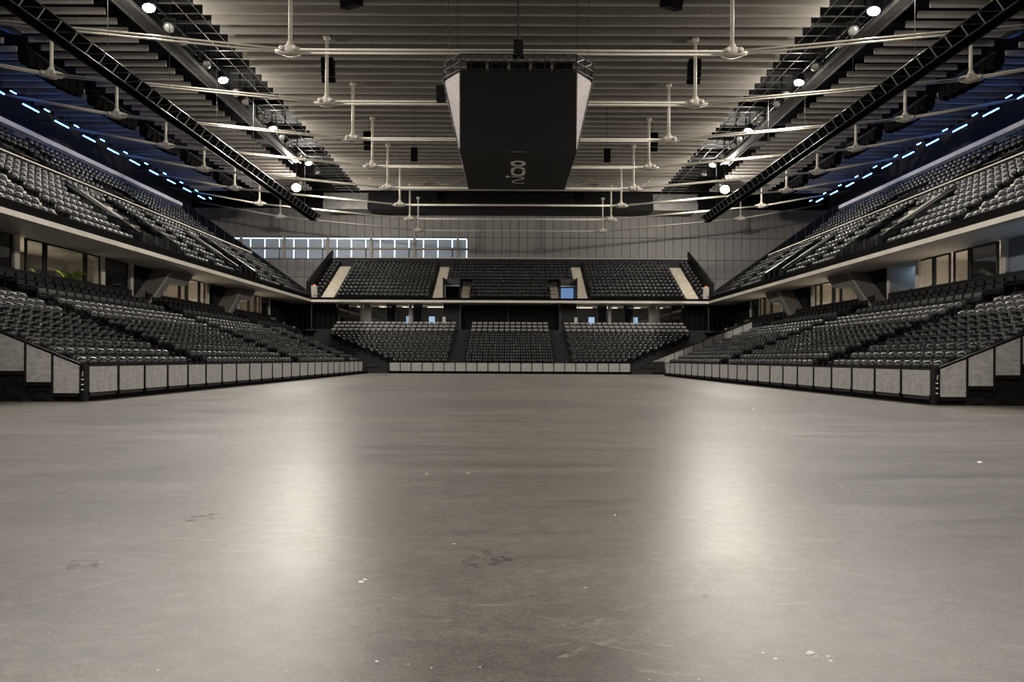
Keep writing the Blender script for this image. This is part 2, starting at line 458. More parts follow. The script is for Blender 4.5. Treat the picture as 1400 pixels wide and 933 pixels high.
def floodlight(x, y, z, on, power, label, group, aim=None, size=0.34):
    t = thing('floodlight', label, 'floodlight', (x, y, z), 0, group)
    aim = Vector(aim if aim is not None else (-0.35 * x / abs(x), -0.15, -1)).normalized()
    r = size
    hs = MB().lathe([(r * 0.5, -r * 1.5), (r * 0.62, -r * 1.4), (r * 0.8, -r * 0.4), (r, 0.0), (r, 0.06)], 12, (0, 0, 0), aim).build('housing', M['catwalk'], t, True)
    MB().lathe([(r * 0.92, 0.061), (r * 0.86, 0.10), (r * 0.4, 0.15), (0.02, 0.16)], 12, (0, 0, 0), aim).build('lens', M['lamp_on'] if on else M['lens'], hs, True)
    u = aim.orthogonal().normalized()
    yk = MB()
    for d in (-1, 1):
        yk.tube((d * (r + 0.04), 0, 0), (d * (r + 0.04), 0, 20.8 - z if z > 20.1 else 0.5), 0.025, 5)
    yk.tube((-(r + 0.04), 0, 20.8 - z if z > 20.1 else 0.5), (r + 0.04, 0, 20.8 - z if z > 20.1 else 0.5), 0.025, 5)
    if z < 20.1: yk.tube((0, 0, 0.5), (0, 0, 23.57 - z), 0.04, 6)
    yk.build('yoke', M['truss'], t)
    if on:
        ld = bpy.data.lights.new('floodlight_bulb', 'SPOT'); ld.energy = power; ld.color = FLOOD_COL; ld.shadow_soft_size = 0.24
        ld.spot_size = R(158); ld.spot_blend = 0.35
        lo = bpy.data.objects.new('bulb', ld); C.objects.link(lo); lo.parent = t
        lo.location = aim * (0.42)
        lo.rotation_euler = Vector((0, 0, -1)).rotation_difference(aim).to_euler()
        ld = bpy.data.lights.new('floodlight_spill', 'POINT'); ld.energy = power * (SPILL if size < 0.45 else 1.9); ld.color = FLOOD_COL; ld.shadow_soft_size = 0.3
        lo = bpy.data.objects.new('spill', ld); C.objects.link(lo); lo.parent = t
        lo.location = aim * (0.55)
    return t
LAMP_Y = [-10.0, -1.3, 7.4, 16.1, 24.9, 33.6, 42.3, 51.2, 60.3]
for s in (-1, 1):
    for j, yy in enumerate(LAMP_Y):
        fromfar = len(LAMP_Y) - 1 - j
        o_ = nth(fromfar) + ' lit lamp from the far wall'
        floodlight(s * XL, yy, 20.35, True, FLOOD_W, 'round floodlight on the catwalk %s, %s' % (side(s), o_), 'lit catwalk floodlights')
        if 24 < yy < 58:
            for q in (2.0, 3.5, 6.4):
                floodlight(s * XL, yy + q, 20.3, False, 0, 'unlit round spotlight, %s beyond the %s lit lamp from the far wall, %s' % ({2.0: 'first', 3.5: 'second', 6.4: 'third'}[q], nth(fromfar), side(s)), 'unlit catwalk spotlights',
                           aim=(-s * (0.5 + 0.3 * random.random()), -0.5 - random.random() * 0.5, -0.8), size=0.30)
    floodlight(s * 23.2, 67.3, 19.88, True, BIG_W, 'big glaring floodlight beyond the truss end %s' % side(s), 'big glaring floodlights', aim=(-s * 0.35, -0.7, -0.6), size=0.5)
    floodlight(s * XL, 63.2, 20.3, False, 0, 'small switched-off lamp beside the big glaring floodlight %s' % side(s), None, size=0.26)

# ------------------------------------------------------------------ hanging lighting trusses
for s in (-1, 1):
    t = thing('lighting_truss', 'long black box truss with pale rungs hanging in mid air, %s' % side(s), 'truss', (s * 18.5, 0, 14.65))
    y0, y1, a, h = 6.0, 60.0, 0.30, 0.58
    TA, TB, TC = (-s * 0.20, 0.46), (s * 0.12, 0.0), (s * 0.74, 0.02)       # triangular section: inner top, bottom, outer chord
    for (dx, dz) in (TA, TB, TC):
        MB().tube((dx, y0, dz), (dx, y1, dz), 0.035, 6).build('chord', M['truss'], t, True)
    MB().prism([TB, (TC[0], TC[1]), (TC[0], TC[1] + 0.03), (TB[0], TB[1] + 0.03)], 'y', y0, y1).build('underside_panel', M['black_matt'], t)
    MB().prism([(TA[0] + s * 0.06, TA[1] - 0.02), TC, (TC[0], TC[1] + 0.03), (TA[0] + s * 0.06, TA[1] + 0.01)], 'y', y0, y1).build('back_panel', M['black_matt'], t)
    n_ = int((y1 - y0) / 0.92)
    rung = MB().tube((TA[0], 0, TA[1]), (TB[0], 0, TB[1]), 0.026, 5).mesh('rung', M['truss_rung'])
    diag = MB().tube((TB[0], 0, TB[1]), (TA[0], 0.92, TA[1]), 0.02, 5).mesh('diagonal', M['truss'])
    top = MB().tube((TA[0], 0, TA[1]), (TC[0], 0, TC[1]), 0.02, 5).mesh('cross_tube', M['black'])
    for i in range(n_ + 1):
        yy = y0 + i * 0.92
        link('rung', rung, t, (0, yy, 0)); link('cross_tube', top, t, (0, yy, 0))
        if i < n_: link('diagonal', diag, t, (0, yy, 0))
    for yy in (17.5, 23.0, 28.2, 33.3, 38.7, 44.2, 49.7, 55.3):
        MB().tube((TA[0], yy, TA[1]), (TA[0], yy, 8.9), 0.012, 4).build('hanging_wire', M['truss'], t)

# ------------------------------------------------------------------ scoreboard
SX, SY = 0.33, 28.0
sb = thing('scoreboard', 'black hanging video scoreboard cube with tapered silver corners', 'scoreboard', (SX, SY + 2.95, 10.7))
hw, ht, dep, ch = 2.61, 3.68, 2.95, 0.9
hx = 3.46
def P(x, y, z): return (x, y, z)
# front and rear screens (vertical), sloping side screens, silver corner triangles, underside
for sy in (-1, 1):
    MB().box(-hw, hw, sy * dep, sy * (dep - 0.12), 0, ht).build('screen', M['screen'], sb)
for s in (-1, 1):
    m_ = MB()
    yy = dep - ch
    m_.quad((s * hw, -dep, 0), (s * hw, dep, 0), (s * hx, yy, ht), (s * hx, -yy, ht))
    m_.quad((s * (hw - 0.12), -dep + 0.12, 0), (s * (hw - 0.12), dep - 0.12, 0), (s * (hx - 0.12), yy, ht), (s * (hx - 0.12), -yy, ht))
    m_.build('side_screen', M['screen'], sb)
    for sy in (-1, 1):
        # triangular silver corner, inset from its dark edge
        A = Vector((s * (hw + 0.02), sy * dep, 0.05)); B = Vector((s * (hw + 0.05), sy * (dep - 0.01), ht - 0.08)); D = Vector((s * (hx - 0.03), sy * (dep - ch + 0.03), ht - 0.2))
        nrm = (B - A).cross(D - A).normalized()
        if nrm.y * sy < 0: nrm = -nrm
        E = D + Vector((-s * 0.12, sy * 0.12, 0.10))
        m_ = MB(); n0 = [A, B, E, D]
        a_ = [p - nrm * 0.02 for p in n0]; b_ = [p + nrm * 0.012 for p in n0]
        m_.v = [tuple(p) for p in a_ + b_]
        m_.f = [(0, 1, 2, 3), (4, 5, 6, 7), (0, 1, 5, 4), (1, 2, 6, 5), (2, 3, 7, 6), (3, 0, 4, 7)]
        o = m_.build('corner_cover', M['panel_back'], sb); o['label'] = 'wrinkled silver cloth corner cover'
        MB().tube((s * hw, sy * dep, 0.0), (s * hx, sy * (dep - ch), ht), 0.045, 6).build('corner_edge', M['black'], sb)
under = MB().box(-hw, hw, -dep, dep, -0.05, 0.0).build('underside', M['screen'], sb)
# truss ring on top
ring = MB()
oct_ = [(-hw, -dep), (hw, -dep), (hx, -dep + ch), (hx, dep - ch), (hw, dep), (-hw, dep), (-hx, dep - ch), (-hx, -dep + ch)]
for z in (ht + 0.06, ht + 0.4, ht + 0.75):
    for i in range(8):
        a, b = oct_[i], oct_[(i + 1) % 8]
        ring.tube((a[0], a[1], z), (b[0], b[1], z), 0.03, 5)
for i in range(8):
    a, b = oct_[i], oct_[(i + 1) % 8]
    n_ = max(2, int(math.dist(a, b) / 0.45))
    for j in range(n_):
        p = [a[q] + (b[q] - a[q]) * j / n_ for q in (0, 1)]; p2 = [a[q] + (b[q] - a[q]) * (j + 1) / n_ for q in (0, 1)]
        ring.tube((*p, ht + 0.06), (*p, ht + 0.75), 0.022, 4)
        ring.tube((*p, ht + 0.4), (*p2, ht + 0.75), 0.018, 4)
o = ring.build('truss_ring', M['truss'], sb)
MB().box(-hw + 0.1, hw - 0.1, -dep + 0.2, dep - 0.2, ht + 0.02, ht + 0.10).build('top_deck', M['black'], sb)
for q in range(5): MB().box(-hw + 0.25 + q * 1.0, -hw + 1.1 + q * 1.0, -dep + 0.5, dep - 0.5, ht + 0.10, ht + 0.62).build('equipment_case', M['black_matt'], sb)
for s in (-1, 1):
    for sy in (-1, 1):
        MB().tube((s * (hx - 0.25), sy * (dep - 0.5), ht + 0.7), (s * (hx - 0.25), sy * (dep - 0.5), 12.6), 0.016, 5).build('hanging_cable', M['truss'], sb)
MB().tube((0.0, -dep + 0.6, ht + 0.7), (-0.05, -dep + 0.6, 12.6), 0.05, 6).build('power_cable', M['black'], sb)
MB().box(-0.22, 0.22, -dep + 0.35, -dep + 0.85, ht + 0.95, ht + 1.6).build('cable_box', M['black'], sb)
MB().box(-hx - 0.45, -hx - 0.02, -1.2, -0.8, 3.1, 3.8).build('side_speaker', M['black'], sb)
# logo printed on the underside: text runs towards the camera
def ribbon(mb, pts, wd, z):
    n_ = len(pts)
    L_, R_ = [], []
    for i in range(n_):
        a = Vector(pts[max(0, i - 1)]); b = Vector(pts[min(n_ - 1, i + 1)])
        d = (b - a).normalized(); nn = Vector((-d.y, d.x)); p = Vector(pts[i])
        L_.append(p + nn * wd / 2); R_.append(p - nn * wd / 2)
    k_ = len(mb.v)
    for p in L_ + R_: mb.v.append((p.x, p.y, z))
    for i in range(n_ - 1): mb.f.append((k_ + i, k_ + i + 1, k_ + n_ + i + 1, k_ + n_ + i))
# scanned in pixels of the photo relative to the underside; u across (m), v depth (m)
def lp(px, py):
    # px,py in the 15x zoom of the logo: photo pixel = 670+px/15.04, 200+py/15.04 ; the underside plane lies 9.3 m above the lens
    X_ = (670 + px / 15.04 - 697 - 1.2); Y_ = 491 - (200 + py / 15.04)
    d = 9.25 * 850 / Y_
    return (X_ * d / 850 - SX, d - (SY + dep))
def arc(cx, cy, rx, ry, a0, a1, n=18, p=2.0):
    out = []
    for i in range(n + 1):
        t = R(a0 + (a1 - a0) * i / n); c_, s_ = math.cos(t), math.sin(t)
        e = 2 / p
        out.append(lp(cx + rx * math.copysign(abs(c_) ** e, c_), cy + ry * math.copysign(abs(s_) ** e, s_)))
    return out
lg = MB(); zl = -0.058
def ringpoly(cx, cy, rx, ry, tx, ty, a0, a1, p):
    o1 = arc(cx, cy, rx, ry, a0, a1, 30, p); o2 = arc(cx, cy, rx - tx, ry - ty, a0, a1, 30, p)
    k_ = len(lg.v); n_ = len(o1)
    for q in o1 + o2: lg.v.append((q[0], q[1], zl))
    for i in range(n_ - 1): lg.f.append((k_ + i, k_ + i + 1, k_ + n_ + i + 1, k_ + n_ + i))
ringpoly(578, 353, 158, 60, 72, 28, 0, 360, 2.0)
ringpoly(578, 515, 150, 90, 64, 24, 175, 347, 3.0)
ringpoly(578, 515, 150, 90, 64, 24, -5, 167, 3.0)
wave = [(440, 624), (520, 622), (600, 626), (660, 636), (690, 650), (690, 662), (650, 676), (580, 690), (510, 704), (470, 720), (470, 738), (510, 750), (580, 756), (650, 758), (705, 757)]
wv = [lp(*q) for q in wave]
ribbon(lg, wv, 0.105, zl)
dot = arc(363, 624, 45, 19, 0, 360, 16)
k_ = len(lg.v); lg.v += [(q[0], q[1], zl) for q in dot[:-1]]; lg.f.append(tuple(range(k_, k_ + len(dot) - 1)))
lg.build('logo', M['logo'], under)
MB().box(-0.35, 0.35, -dep - 0.02, -dep + 0.0, 0.0, 0.05).build('edge_plate', M['catwalk'], sb)

# ------------------------------------------------------------------ loudspeakers under the roof
def line_array(x, y, ztop, n, bw, bh, rz, label, group, tilt0=0.0, dt=6.0, wire=True):
    t = thing('line_array', label, 'loudspeaker', (x, y, ztop), rz, group)
    z = 0; yy = 0; ang = tilt0
    for i in range(n):
        m_ = MB().prism([(-bw * 0.35, -bh), (bw * 0.35, -bh * 0.85), (bw * 0.35, -bh * 0.05), (-bw * 0.35, 0)], 'x', -bw / 2, bw / 2)
        o = m_.build('speaker_box', M['black_matt'], t); o.location = (0, yy, z); o.rotation_euler = (R(ang), 0, 0)
        z -= bh * math.cos(R(ang)); yy += bh * math.sin(R(ang)); ang += dt
    if wire: MB().tube((0, 0, 0), (0, 0, 23.58 - ztop), 0.02, 4).build('hanging_wire', M['truss'], t)
    return t
for s in (-1, 1):
    line_array(s * 11.6, 39.4, 20.35, 4, 0.75, 0.36, 0, 'black curved line array under the centre baffles near the scoreboard, %s' % side(s), 'curved line arrays', -4, 9)
    line_array(s * 11.9, 52.0, 20.3, 4, 0.75, 0.36, 0, 'black curved line array under the centre baffles beyond the scoreboard, %s' % side(s), 'curved line arrays', -4, 9)
    o = line_array(s * 7.6, 49.0, 18.0, 2, 0.5, 0.55, 0, 'small black speaker dangling on a wire behind the scoreboard, %s' % side(s), 'small dangling speakers', 0, 0)
    o = line_array(s * 8.6, 33.2, 20.9, 1, 1.0, 0.75, R(25 * s), 'black wedge speaker tucked under the centre baffles, %s' % side(s), 'wedge speakers', 12, 0)
    # long dark clusters above the upper tier
    for i in range(1, NFR):
        yc = FR0 + i * FRS + 3.1
        if yc > 76: continue
        t = thing('speaker_cluster', 'long black speaker cluster under the side roof, %s from the far wall, %s' % (nth(NFR - 2 - i), side(s)), 'loudspeaker', (s * 30.4, yc, 19.1), 0, 'side speaker clusters')
        for j in range(7):
            yy = -1.95 + j * 0.65
            sag = 0.30 * (1 - (yy / 2.2) ** 2)
            m_ = MB().prism([(-0.28, 0.75), (-0.38, 1.05), (-0.3, 1.6), (0.3, 1.7), (0.38, 1.15), (0.25, 0.68)], 'y', -0.30, 0.30)
            o = m_.build('speaker_box', M['black_matt'], t); o.location = (0, yy, -sag); o.rotation_euler = (R(-6 * yy), 0, 0)
        MB().box(-0.08, 0.08, -2.3, 2.3, 1.6, 1.75).build('flying_bar', M['truss'], t)
        for yy in (-1.8, 1.8): MB().tube((0, yy, 1.7), (0, yy, 4.6), 0.02, 4).build('hanging_wire', M['truss'], t)
    # round dish beside the first outer post
    t = thing('ceiling_dish', 'flat round disc hanging between the side baffles %s' % side(s), 'antenna', (s * 29.2, 36.3, 20.5))
    MB().lathe([(0.05, 0.12), (0.5, 0.06), (0.55, 0.0), (0.5, -0.03), (0.05, -0.05)], 16).build('disc', M['catwalk'], t, True)
    MB().tube((0, 0, 0.1), (0, 0, 2.4), 0.02, 5).build('stem', M['truss'], t)
    # blue LED tubes
    for i in range(-3, 9):
        yy = 45.86 + i * 3.17
        t = thing('blue_led_light', 'blue glowing tube light above the top rows, %s from the far wall, %s' % (nth(8 - i), side(s)), 'light', (s * 35.4, yy, 19.75), 0, 'blue tube lights')
        MB().tube((0, -0.75, 0), (0, 0.75, 0), 0.036, 6).build('tube', M['blue'], t)
        MB().tube((-s * 0.7, 0.4, 0.1), (-s * 0.7, 0.9, 0.1), 0.034, 6).build('tube', M['blue'], t)
        MB().box(-0.08, 0.08, -0.85, 0.85, 0.06, 0.14).build('batten', M['black'], t)
        for q in (-0.6, 0.6): MB().tube((0, q, 0.1), (0, q, 3.86), 0.015, 4).build('hanging_wire', M['truss'], t)
# cloth swags by the far end of the baffles
for s in (-1, 1):
    for j in range(3):
        x0 = s * (5.2 + 3.3 * j); x1 = s * (5.2 + 3.3 * (j + 1))
        m_ = MB()
        pts = []
        for q in range(13):
            u = q / 12
            pts.append((x0 + (x1 - x0) * u, 66.5, 20.75 - 0.75 * (1 - (2 * u - 1) ** 2)))
        for a, b in zip(pts[:-1], pts[1:]): m_.tube(a, b, 0.07, 6)
        o = m_.build('cloth_swag', M['cloth_swag'], None, True)
        tag(o, 'beige cloth swag under the far baffles, %s from the scoreboard, %s' % (['first', 'second', 'third'][j], side(s)), 'drape', 'beige cloth swags')

# ------------------------------------------------------------------ seats
SEAT_OUT = []
for i in range(16):
    t = 2 * math.pi * i / 16
    c_, s_ = math.cos(t), math.sin(t)
    p_ = 3.2 if s_ < 0 else 2.5
    SEAT_OUT.append((math.copysign(abs(c_) ** (2 / p_), c_), math.copysign(abs(s_) ** (2 / p_), s_)))
def seat_pan():
    m_ = MB()
    n_ = 16; cz = 0.585
    rings = [(1.0, 0.07), (0.97, -0.02), (0.74, -0.085), (0.38, -0.112)]
    for (sc, yy) in rings:
        for (a, b) in SEAT_OUT: m_.v.append((0.25 * sc * a, yy, cz + 0.235 * sc * b))
    m_.v.append((0, -0.12, cz))
    for j in range(3):
        for i in range(n_):
            i2 = (i + 1) % n_
            m_.f.append((j * n_ + i, j * n_ + i2, (j + 1) * n_ + i2, (j + 1) * n_ + i))
    for i in range(n_): m_.f.append((3 * n_ + i, 3 * n_ + (i + 1) % n_, 4 * n_))
    m_.f.append(tuple(reversed(range(n_))))
    return m_
def seat_back():
    out = [(-0.22, 0.40), (0.22, 0.40), (0.245, 0.55), (0.245, 0.76), (0.21, 0.835), (0.12, 0.865), (-0.12, 0.865), (-0.21, 0.835), (-0.245, 0.76), (-0.245, 0.55)]
    m_ = MB(); n_ = len(out)
    for off in (0.0, 0.05):
        for (x, z) in out: m_.v.append((x, 0.10 + off * (1 + 1.3 * (z - 0.4)) + (z - 0.4) * 0.12 - 0.18 * x * x, z - (0.02 if off and z > 0.7 else 0)))
    for i in range(n_):
        j = (i + 1) % n_; m_.f.append((i, j, n_ + j, n_ + i))
    m_.f.append(tuple(reversed(range(n_)))); m_.f.append(tuple(range(n_, 2 * n_)))
    return m_
def seat_leg():
    return MB().box(-0.03, 0.03, 0.06, 0.13, 0.0, 0.44).box(-0.22, 0.22, 0.06, 0.10, 0.36, 0.42).box(-0.245, -0.215, -0.02, 0.12, 0.36, 0.46).box(0.215, 0.245, -0.02, 0.12, 0.36, 0.46)
def far_seat():
    m_ = seat_pan(); m_.smooth = [True] * len(m_.f)
    b_ = seat_back().box(-0.03, 0.03, 0.06, 0.13, 0.0, 0.42)
    k_ = len(m_.v); m_.v += b_.v; m_.f += [tuple(k_ + i for i in f) for f in b_.f]; m_.smooth += [False] * len(b_.f)
    return m_
def vip_seat():
    m_ = MB()
    m_.prism([(-0.26, 0.36), (-0.30, 0.47), (0.18, 0.50), (0.22, 0.36)], 'x', -0.25, 0.25)
    m_.prism([(0.14, 0.40), (0.22, 0.70), (0.28, 0.70), (0.24, 0.40)], 'x', -0.25, 0.25)
    m_.box(-0.29, -0.24, -0.25, 0.2, 0.52, 0.60).box(0.24, 0.29, -0.25, 0.2, 0.52, 0.60)
    m_.box(-0.05, 0.05, -0.05, 0.1, 0.0, 0.38)
    m_.pale = len(m_.f)
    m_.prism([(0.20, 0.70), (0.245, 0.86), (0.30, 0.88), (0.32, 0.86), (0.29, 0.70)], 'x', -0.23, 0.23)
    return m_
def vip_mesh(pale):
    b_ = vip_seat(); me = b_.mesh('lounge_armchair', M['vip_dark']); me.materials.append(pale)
    for i, p in enumerate(me.polygons): p.material_index = 1 if i >= b_.pale else 0
    return me

def merge_stuff(name, base, places, material, smooth=True):
    bv = np.array(base.v, dtype=np.float32); nv = len(bv)
    lens = np.array([len(f) for f in base.f]); loops = np.concatenate([np.array(f) for f in base.f])
    N = len(places)
    pl = np.array(places, dtype=np.float32)                 # x, y, z, rz
    c, s = np.cos(pl[:, 3])[:, None], np.sin(pl[:, 3])[:, None]
    X = bv[None, :, 0] * c - bv[None, :, 1] * s + pl[:, 0:1]
    Y = bv[None, :, 0] * s + bv[None, :, 1] * c + pl[:, 1:2]
    Z = np.repeat(bv[None, :, 2], N, 0) + pl[:, 2:3]
    V = np.stack([X, Y, Z], -1).reshape(-1).astype(np.float32)
    me = bpy.data.meshes.new(name)
    me.vertices.add(N * nv); me.vertices.foreach_set('co', V)
    L = (loops[None, :] + (np.arange(N) * nv)[:, None]).reshape(-1).astype(np.int32)
    me.loops.add(len(L)); me.loops.foreach_set('vertex_index', L)
    ln = np.tile(lens, N); st = np.concatenate([[0], np.cumsum(ln)[:-1]]).astype(np.int32)
    me.polygons.add(len(ln)); me.polygons.foreach_set('loop_start', st)
    me.update(calc_edges=True); me.validate()
    sm = np.tile(np.array(getattr(base, 'smooth', [smooth] * len(base.f)), dtype=bool), N)
    me.polygons.foreach_set('use_smooth', sm)
    me.materials.append(material)
    return link(name, me)

SEATS = []      # x, y, z, rz, label, group
VIPS = []
ROWN = ['front row', 'second row', 'third row', 'fourth row', 'fifth row', 'sixth row', 'seventh row', 'eighth row', 'ninth row', 'tenth row', 'eleventh row']
def put_rows(lst, lo, hi, pitch):
    n_ = int((hi - lo) / pitch + 1e-6)
    off = ((hi - lo) - n_ * pitch) / 2
    return [lo + off + (i + 0.5) * pitch for i in range(n_)]

# ------------------------------------------------------------------ lower side stands
LX0, LD, LR, LZ0 = 13.4, 0.76, 0.30, 0.60
PITCH = 0.52
STAND_END = {-1: 57.8, 1: 54.0}
BLOCKS = {-1: [(19.7, 26.7), (28.3, 39.4), (41.0, 52.0), (53.5, 57.6)], 1: [(19.7, 26.7), (28.3, 39.4), (41.0, 53.7)]}
AISLES = {-1: [(26.7, 28.3), (39.4, 41.0), (52.0, 53.5)], 1: [(26.7, 28.3), (39.4, 41.0)]}
for s in (-1, 1):
    t = thing('lower_grandstand', 'lower telescopic stand of ten stepped rows, %s' % side(s), 'grandstand', (s * LX0, 0, 0))
    for k in range(10):
        x0 = k * LD; z = LZ0 + k * LR
        MB().box(s * x0, s * (x0 + LD + 0.1), 19.55, STAND_END[s], z - LR - 0.15, z).build('terrace_step', M['conc_dark'], t)
        for (a, b) in (AISLES[s] if k else []):
            MB().box(s * (x0 - 0.36), s * x0, a + 0.1, b - 0.1, z - LR, z - LR / 2).build('aisle_step', M['conc_dark'], t)
            MB().box(s * (x0 - 0.37), s * (x0 - 0.33), a + 0.1, b - 0.1, z - LR / 2, z - LR / 2 + 0.012).build('nosing', M['catwalk'], t)
    for k in range(3):
        x0 = 7.6 + k * 1.0; z = 3.72 + 0.42 * k
        MB().box(s * x0, s * (x0 + 1.1), 19.55, 66, z - 0.55, z).build('terrace_step', M['conc_dark'], t)
    MB().box(s * 10.6, s * 16.2, 19.55, 72, 4.4, 4.6).build('lounge_floor', M['conc_dark'], t)
    for k in range(10):
        for (a, b) in BLOCKS[s]:
            bi = BLOCKS[s].index((a, b))
            for q, yy in enumerate(put_rows(None, a, b, PITCH)):
                SEATS.append((s * (LX0 + k * LD + 0.42), yy, LZ0 + k * LR, -s * R(90),
                              'dark tip-up seat, %s, %s %s, %s' % (ROWN[k], nth(q), ['from the skirted stepped barrier', 'beyond the first aisle', 'beyond the second aisle', 'beyond the third aisle'][bi], side(s)),
                              'lower stand seats %s' % SIDE[s]))
    for k in range(3):
        for (a, b) in ((19.8, 26.5), (28.5, 39.2), (41.2, 52.0), (53.6, 63.0)):
            bi = (19.8, 28.5, 41.2, 53.6).index(a)
            for q, yy in enumerate(put_rows(None, a, b, 0.62)):
                VIPS.append((s * (LX0 + 7.6 + k * 1.0 + 0.5), yy, 3.72 + 0.42 * k, -s * R(90),
                             'grey lounge armchair, %s, %s %s, %s' % (ROWN[k], nth(q), ['in the nearest block', 'beyond the first aisle', 'beyond the second aisle', 'beyond the third aisle'][bi], side(s)), 'lounge armchairs %s' % SIDE[s]))
    # dark balustrade at the back of the lounge rows
    bal = thing('lounge_balustrade', 'black solid balustrade in front of the lounge windows, %s' % side(s), 'balustrade', (s * 24.0, 0, 4.6))
    for (a, b) in ((19.6, 26.8), (28.2, 39.4), (41.0, 52.2), (53.4, 66)):
        MB().box(-0.04, 0.04, a, b, 0, 1.0).build('panel', M['black'], bal)
        MB().box(-0.07, 0.07, a, b, 1.0, 1.06).build('rail', M['black_gloss'], bal)
        for q in range(int((b - a) / 1.8) + 1):
            MB().box(-0.06, 0.06, a + q * 1.8, a + q * 1.8 + 0.06, 1.06, 1.12).build('bracket', M['catwalk'], bal)
    # front barrier
    ba = thing('front_barrier', 'long barrier of grey panels along the floor edge, %s' % side(s), 'barrier', (s * LX0, 0, 0))
    y0, y1 = 19.6, STAND_END[s]
    PB = 1.53
    n_ = int((y1 - y0) / PB)
    pme = MB().box(-0.02, 0.02, 0.05, PB - 0.05, 0.29, 1.09).mesh('panel', M['barrier'])
    eme = MB().box(-0.026, 0.026, 0.05, PB - 0.05, 1.075, 1.10).box(-0.026, 0.026, 0.05, PB - 0.05, 0.275, 0.295).mesh('panel_edge', M['barrier_edge'])
    pst = MB().box(-0.05, 0.05, -0.035, 0.035, 0.1, 1.16).box(-0.09 if s > 0 else 0.0, 0.0 if s > 0 else 0.09, -0.03, 0.03, 0.16, 0.30).mesh('post', M['black'])
    for i in range(n_ + 1):
        link('post', pst, ba, (0, y0 + 0.12 + i * PB, 0))
        if i < n_:
            o = link('panel', pme, ba, (0, y0 + 0.12 + i * PB, 0)); link('panel_edge', eme, o)
    MB().box(-0.04, 0.04, y0, y0 + 0.12 + n_ * PB, 1.10, 1.15).build('top_rail', M['black'], ba)
    MB().box(s * 0.02, s * 0.3, y0, y1, 0.0, 0.27).build('kick_base', M['black_matt'], ba)
    # corner post with white marks
    MB().box(-0.06, 0.06, y0 - 0.1, y0 + 0.08, 0.0, 1.16).build('corner_post', M['black'], ba)
    for z in (0.36, 0.52, 0.68):
        MB().box(-0.04, 0.04, y0 - 0.106, y0 - 0.10, z, z + 0.035).build('white_mark', M['white_mark'], ba)
    MB().tube((0, y0 - 0.104, 0.80), (0.02, y0 - 0.104, 0.95), 0.012, 4).build('white_mark', M['white_mark'], ba)
    # stepped end panels
    def end_barrier(yp, label, skirt, face, npan_=9, dz=0.0):
        eb = thing('end_barrier', label, 'barrier', (s * LX0, yp, 0))
        W_, ST = 0.845, 0.345
        for j in range(npan_):
            xa = s * (0.08 + j * W_); xb = s * (0.08 + (j + 1) * W_ - 0.06)
            zb = 0.27 + j * ST
            zt0, zt1 = 1.10 + dz + j * ST, 1.10 + dz + (j + 0.93) * ST
            poly = [(xa, zb), (xb, zb), (xb, zt1), (xa, zt0)]
            pn = MB().prism(poly, 'y', -0.02, 0.02).build('panel', M['barrier'], eb)
            MB().prism([(xa, zt0), (xb, zt1), (xb, zt1 + 0.02), (xa, zt0 + 0.02)], 'y', -0.026, 0.026).build('panel_edge', M['barrier_edge'], pn)
            MB().prism([(xa - s * 0.04, zt0 + 0.045), (xb + s * 0.04, zt1 + 0.065), (xb + s * 0.04, zt1 + 0.13), (xa - s * 0.04, zt0 + 0.11)], 'y', -0.05, 0.05).build('rail', M['black_gloss'], eb)
            MB().box(xb + s * 0.0, xb + s * 0.055, -0.045, 0.045, zb - 0.15, zt1 + 0.10).build('post', M['black'], eb)
            MB().box(xa, xb, -0.05, 0.03, zb - 0.12, zb - 0.02).build('sill_bar', M['catwalk'] if False else M['black_gloss'], eb)
        if skirt:
            sk = MB(); NX, NZ = 60, 12
            for i in range(NX + 1):
                u = i / NX; x = s * (0.02 + u * npan_ * W_)
                zt = 0.16 + int(min(npan_ - 1, u * npan_)) * ST
                for j in range(NZ + 1):
                    v_ = j / NZ
                    loc_u = (u * npan_) % 1.0
                    swag = 0.05 * math.sin(10 * v_ - 4 * math.sin(math.pi * loc_u)) * (1 - v_ * 0.3)
                    sk.v.append((x, 0.04 + swag * 0.9, max(0.005, zt * v_)))
            for i in range(NX):
                for j in range(NZ):
                    a = i * (NZ + 1) + j; sk.f.append((a, a + 1, a + NZ + 2, a + NZ + 1))
            o = sk.build('skirt', M['fabric'], eb, True); o['label'] = 'black fabric skirt hanging in folds'
        return eb
    end_barrier(19.45, 'stepped barrier of sloping grey panels over a black skirt, %s' % side(s), True, -1)
    if s > 0:
        end_barrier(54.05, 'stepped grey panel balustrade closing the far end of the side stand', False, -1, 9, 0.5)
        e2 = end_barrier(59.6, 'stepped grey panel balustrade beside the corner stairs', False, -1, 8)

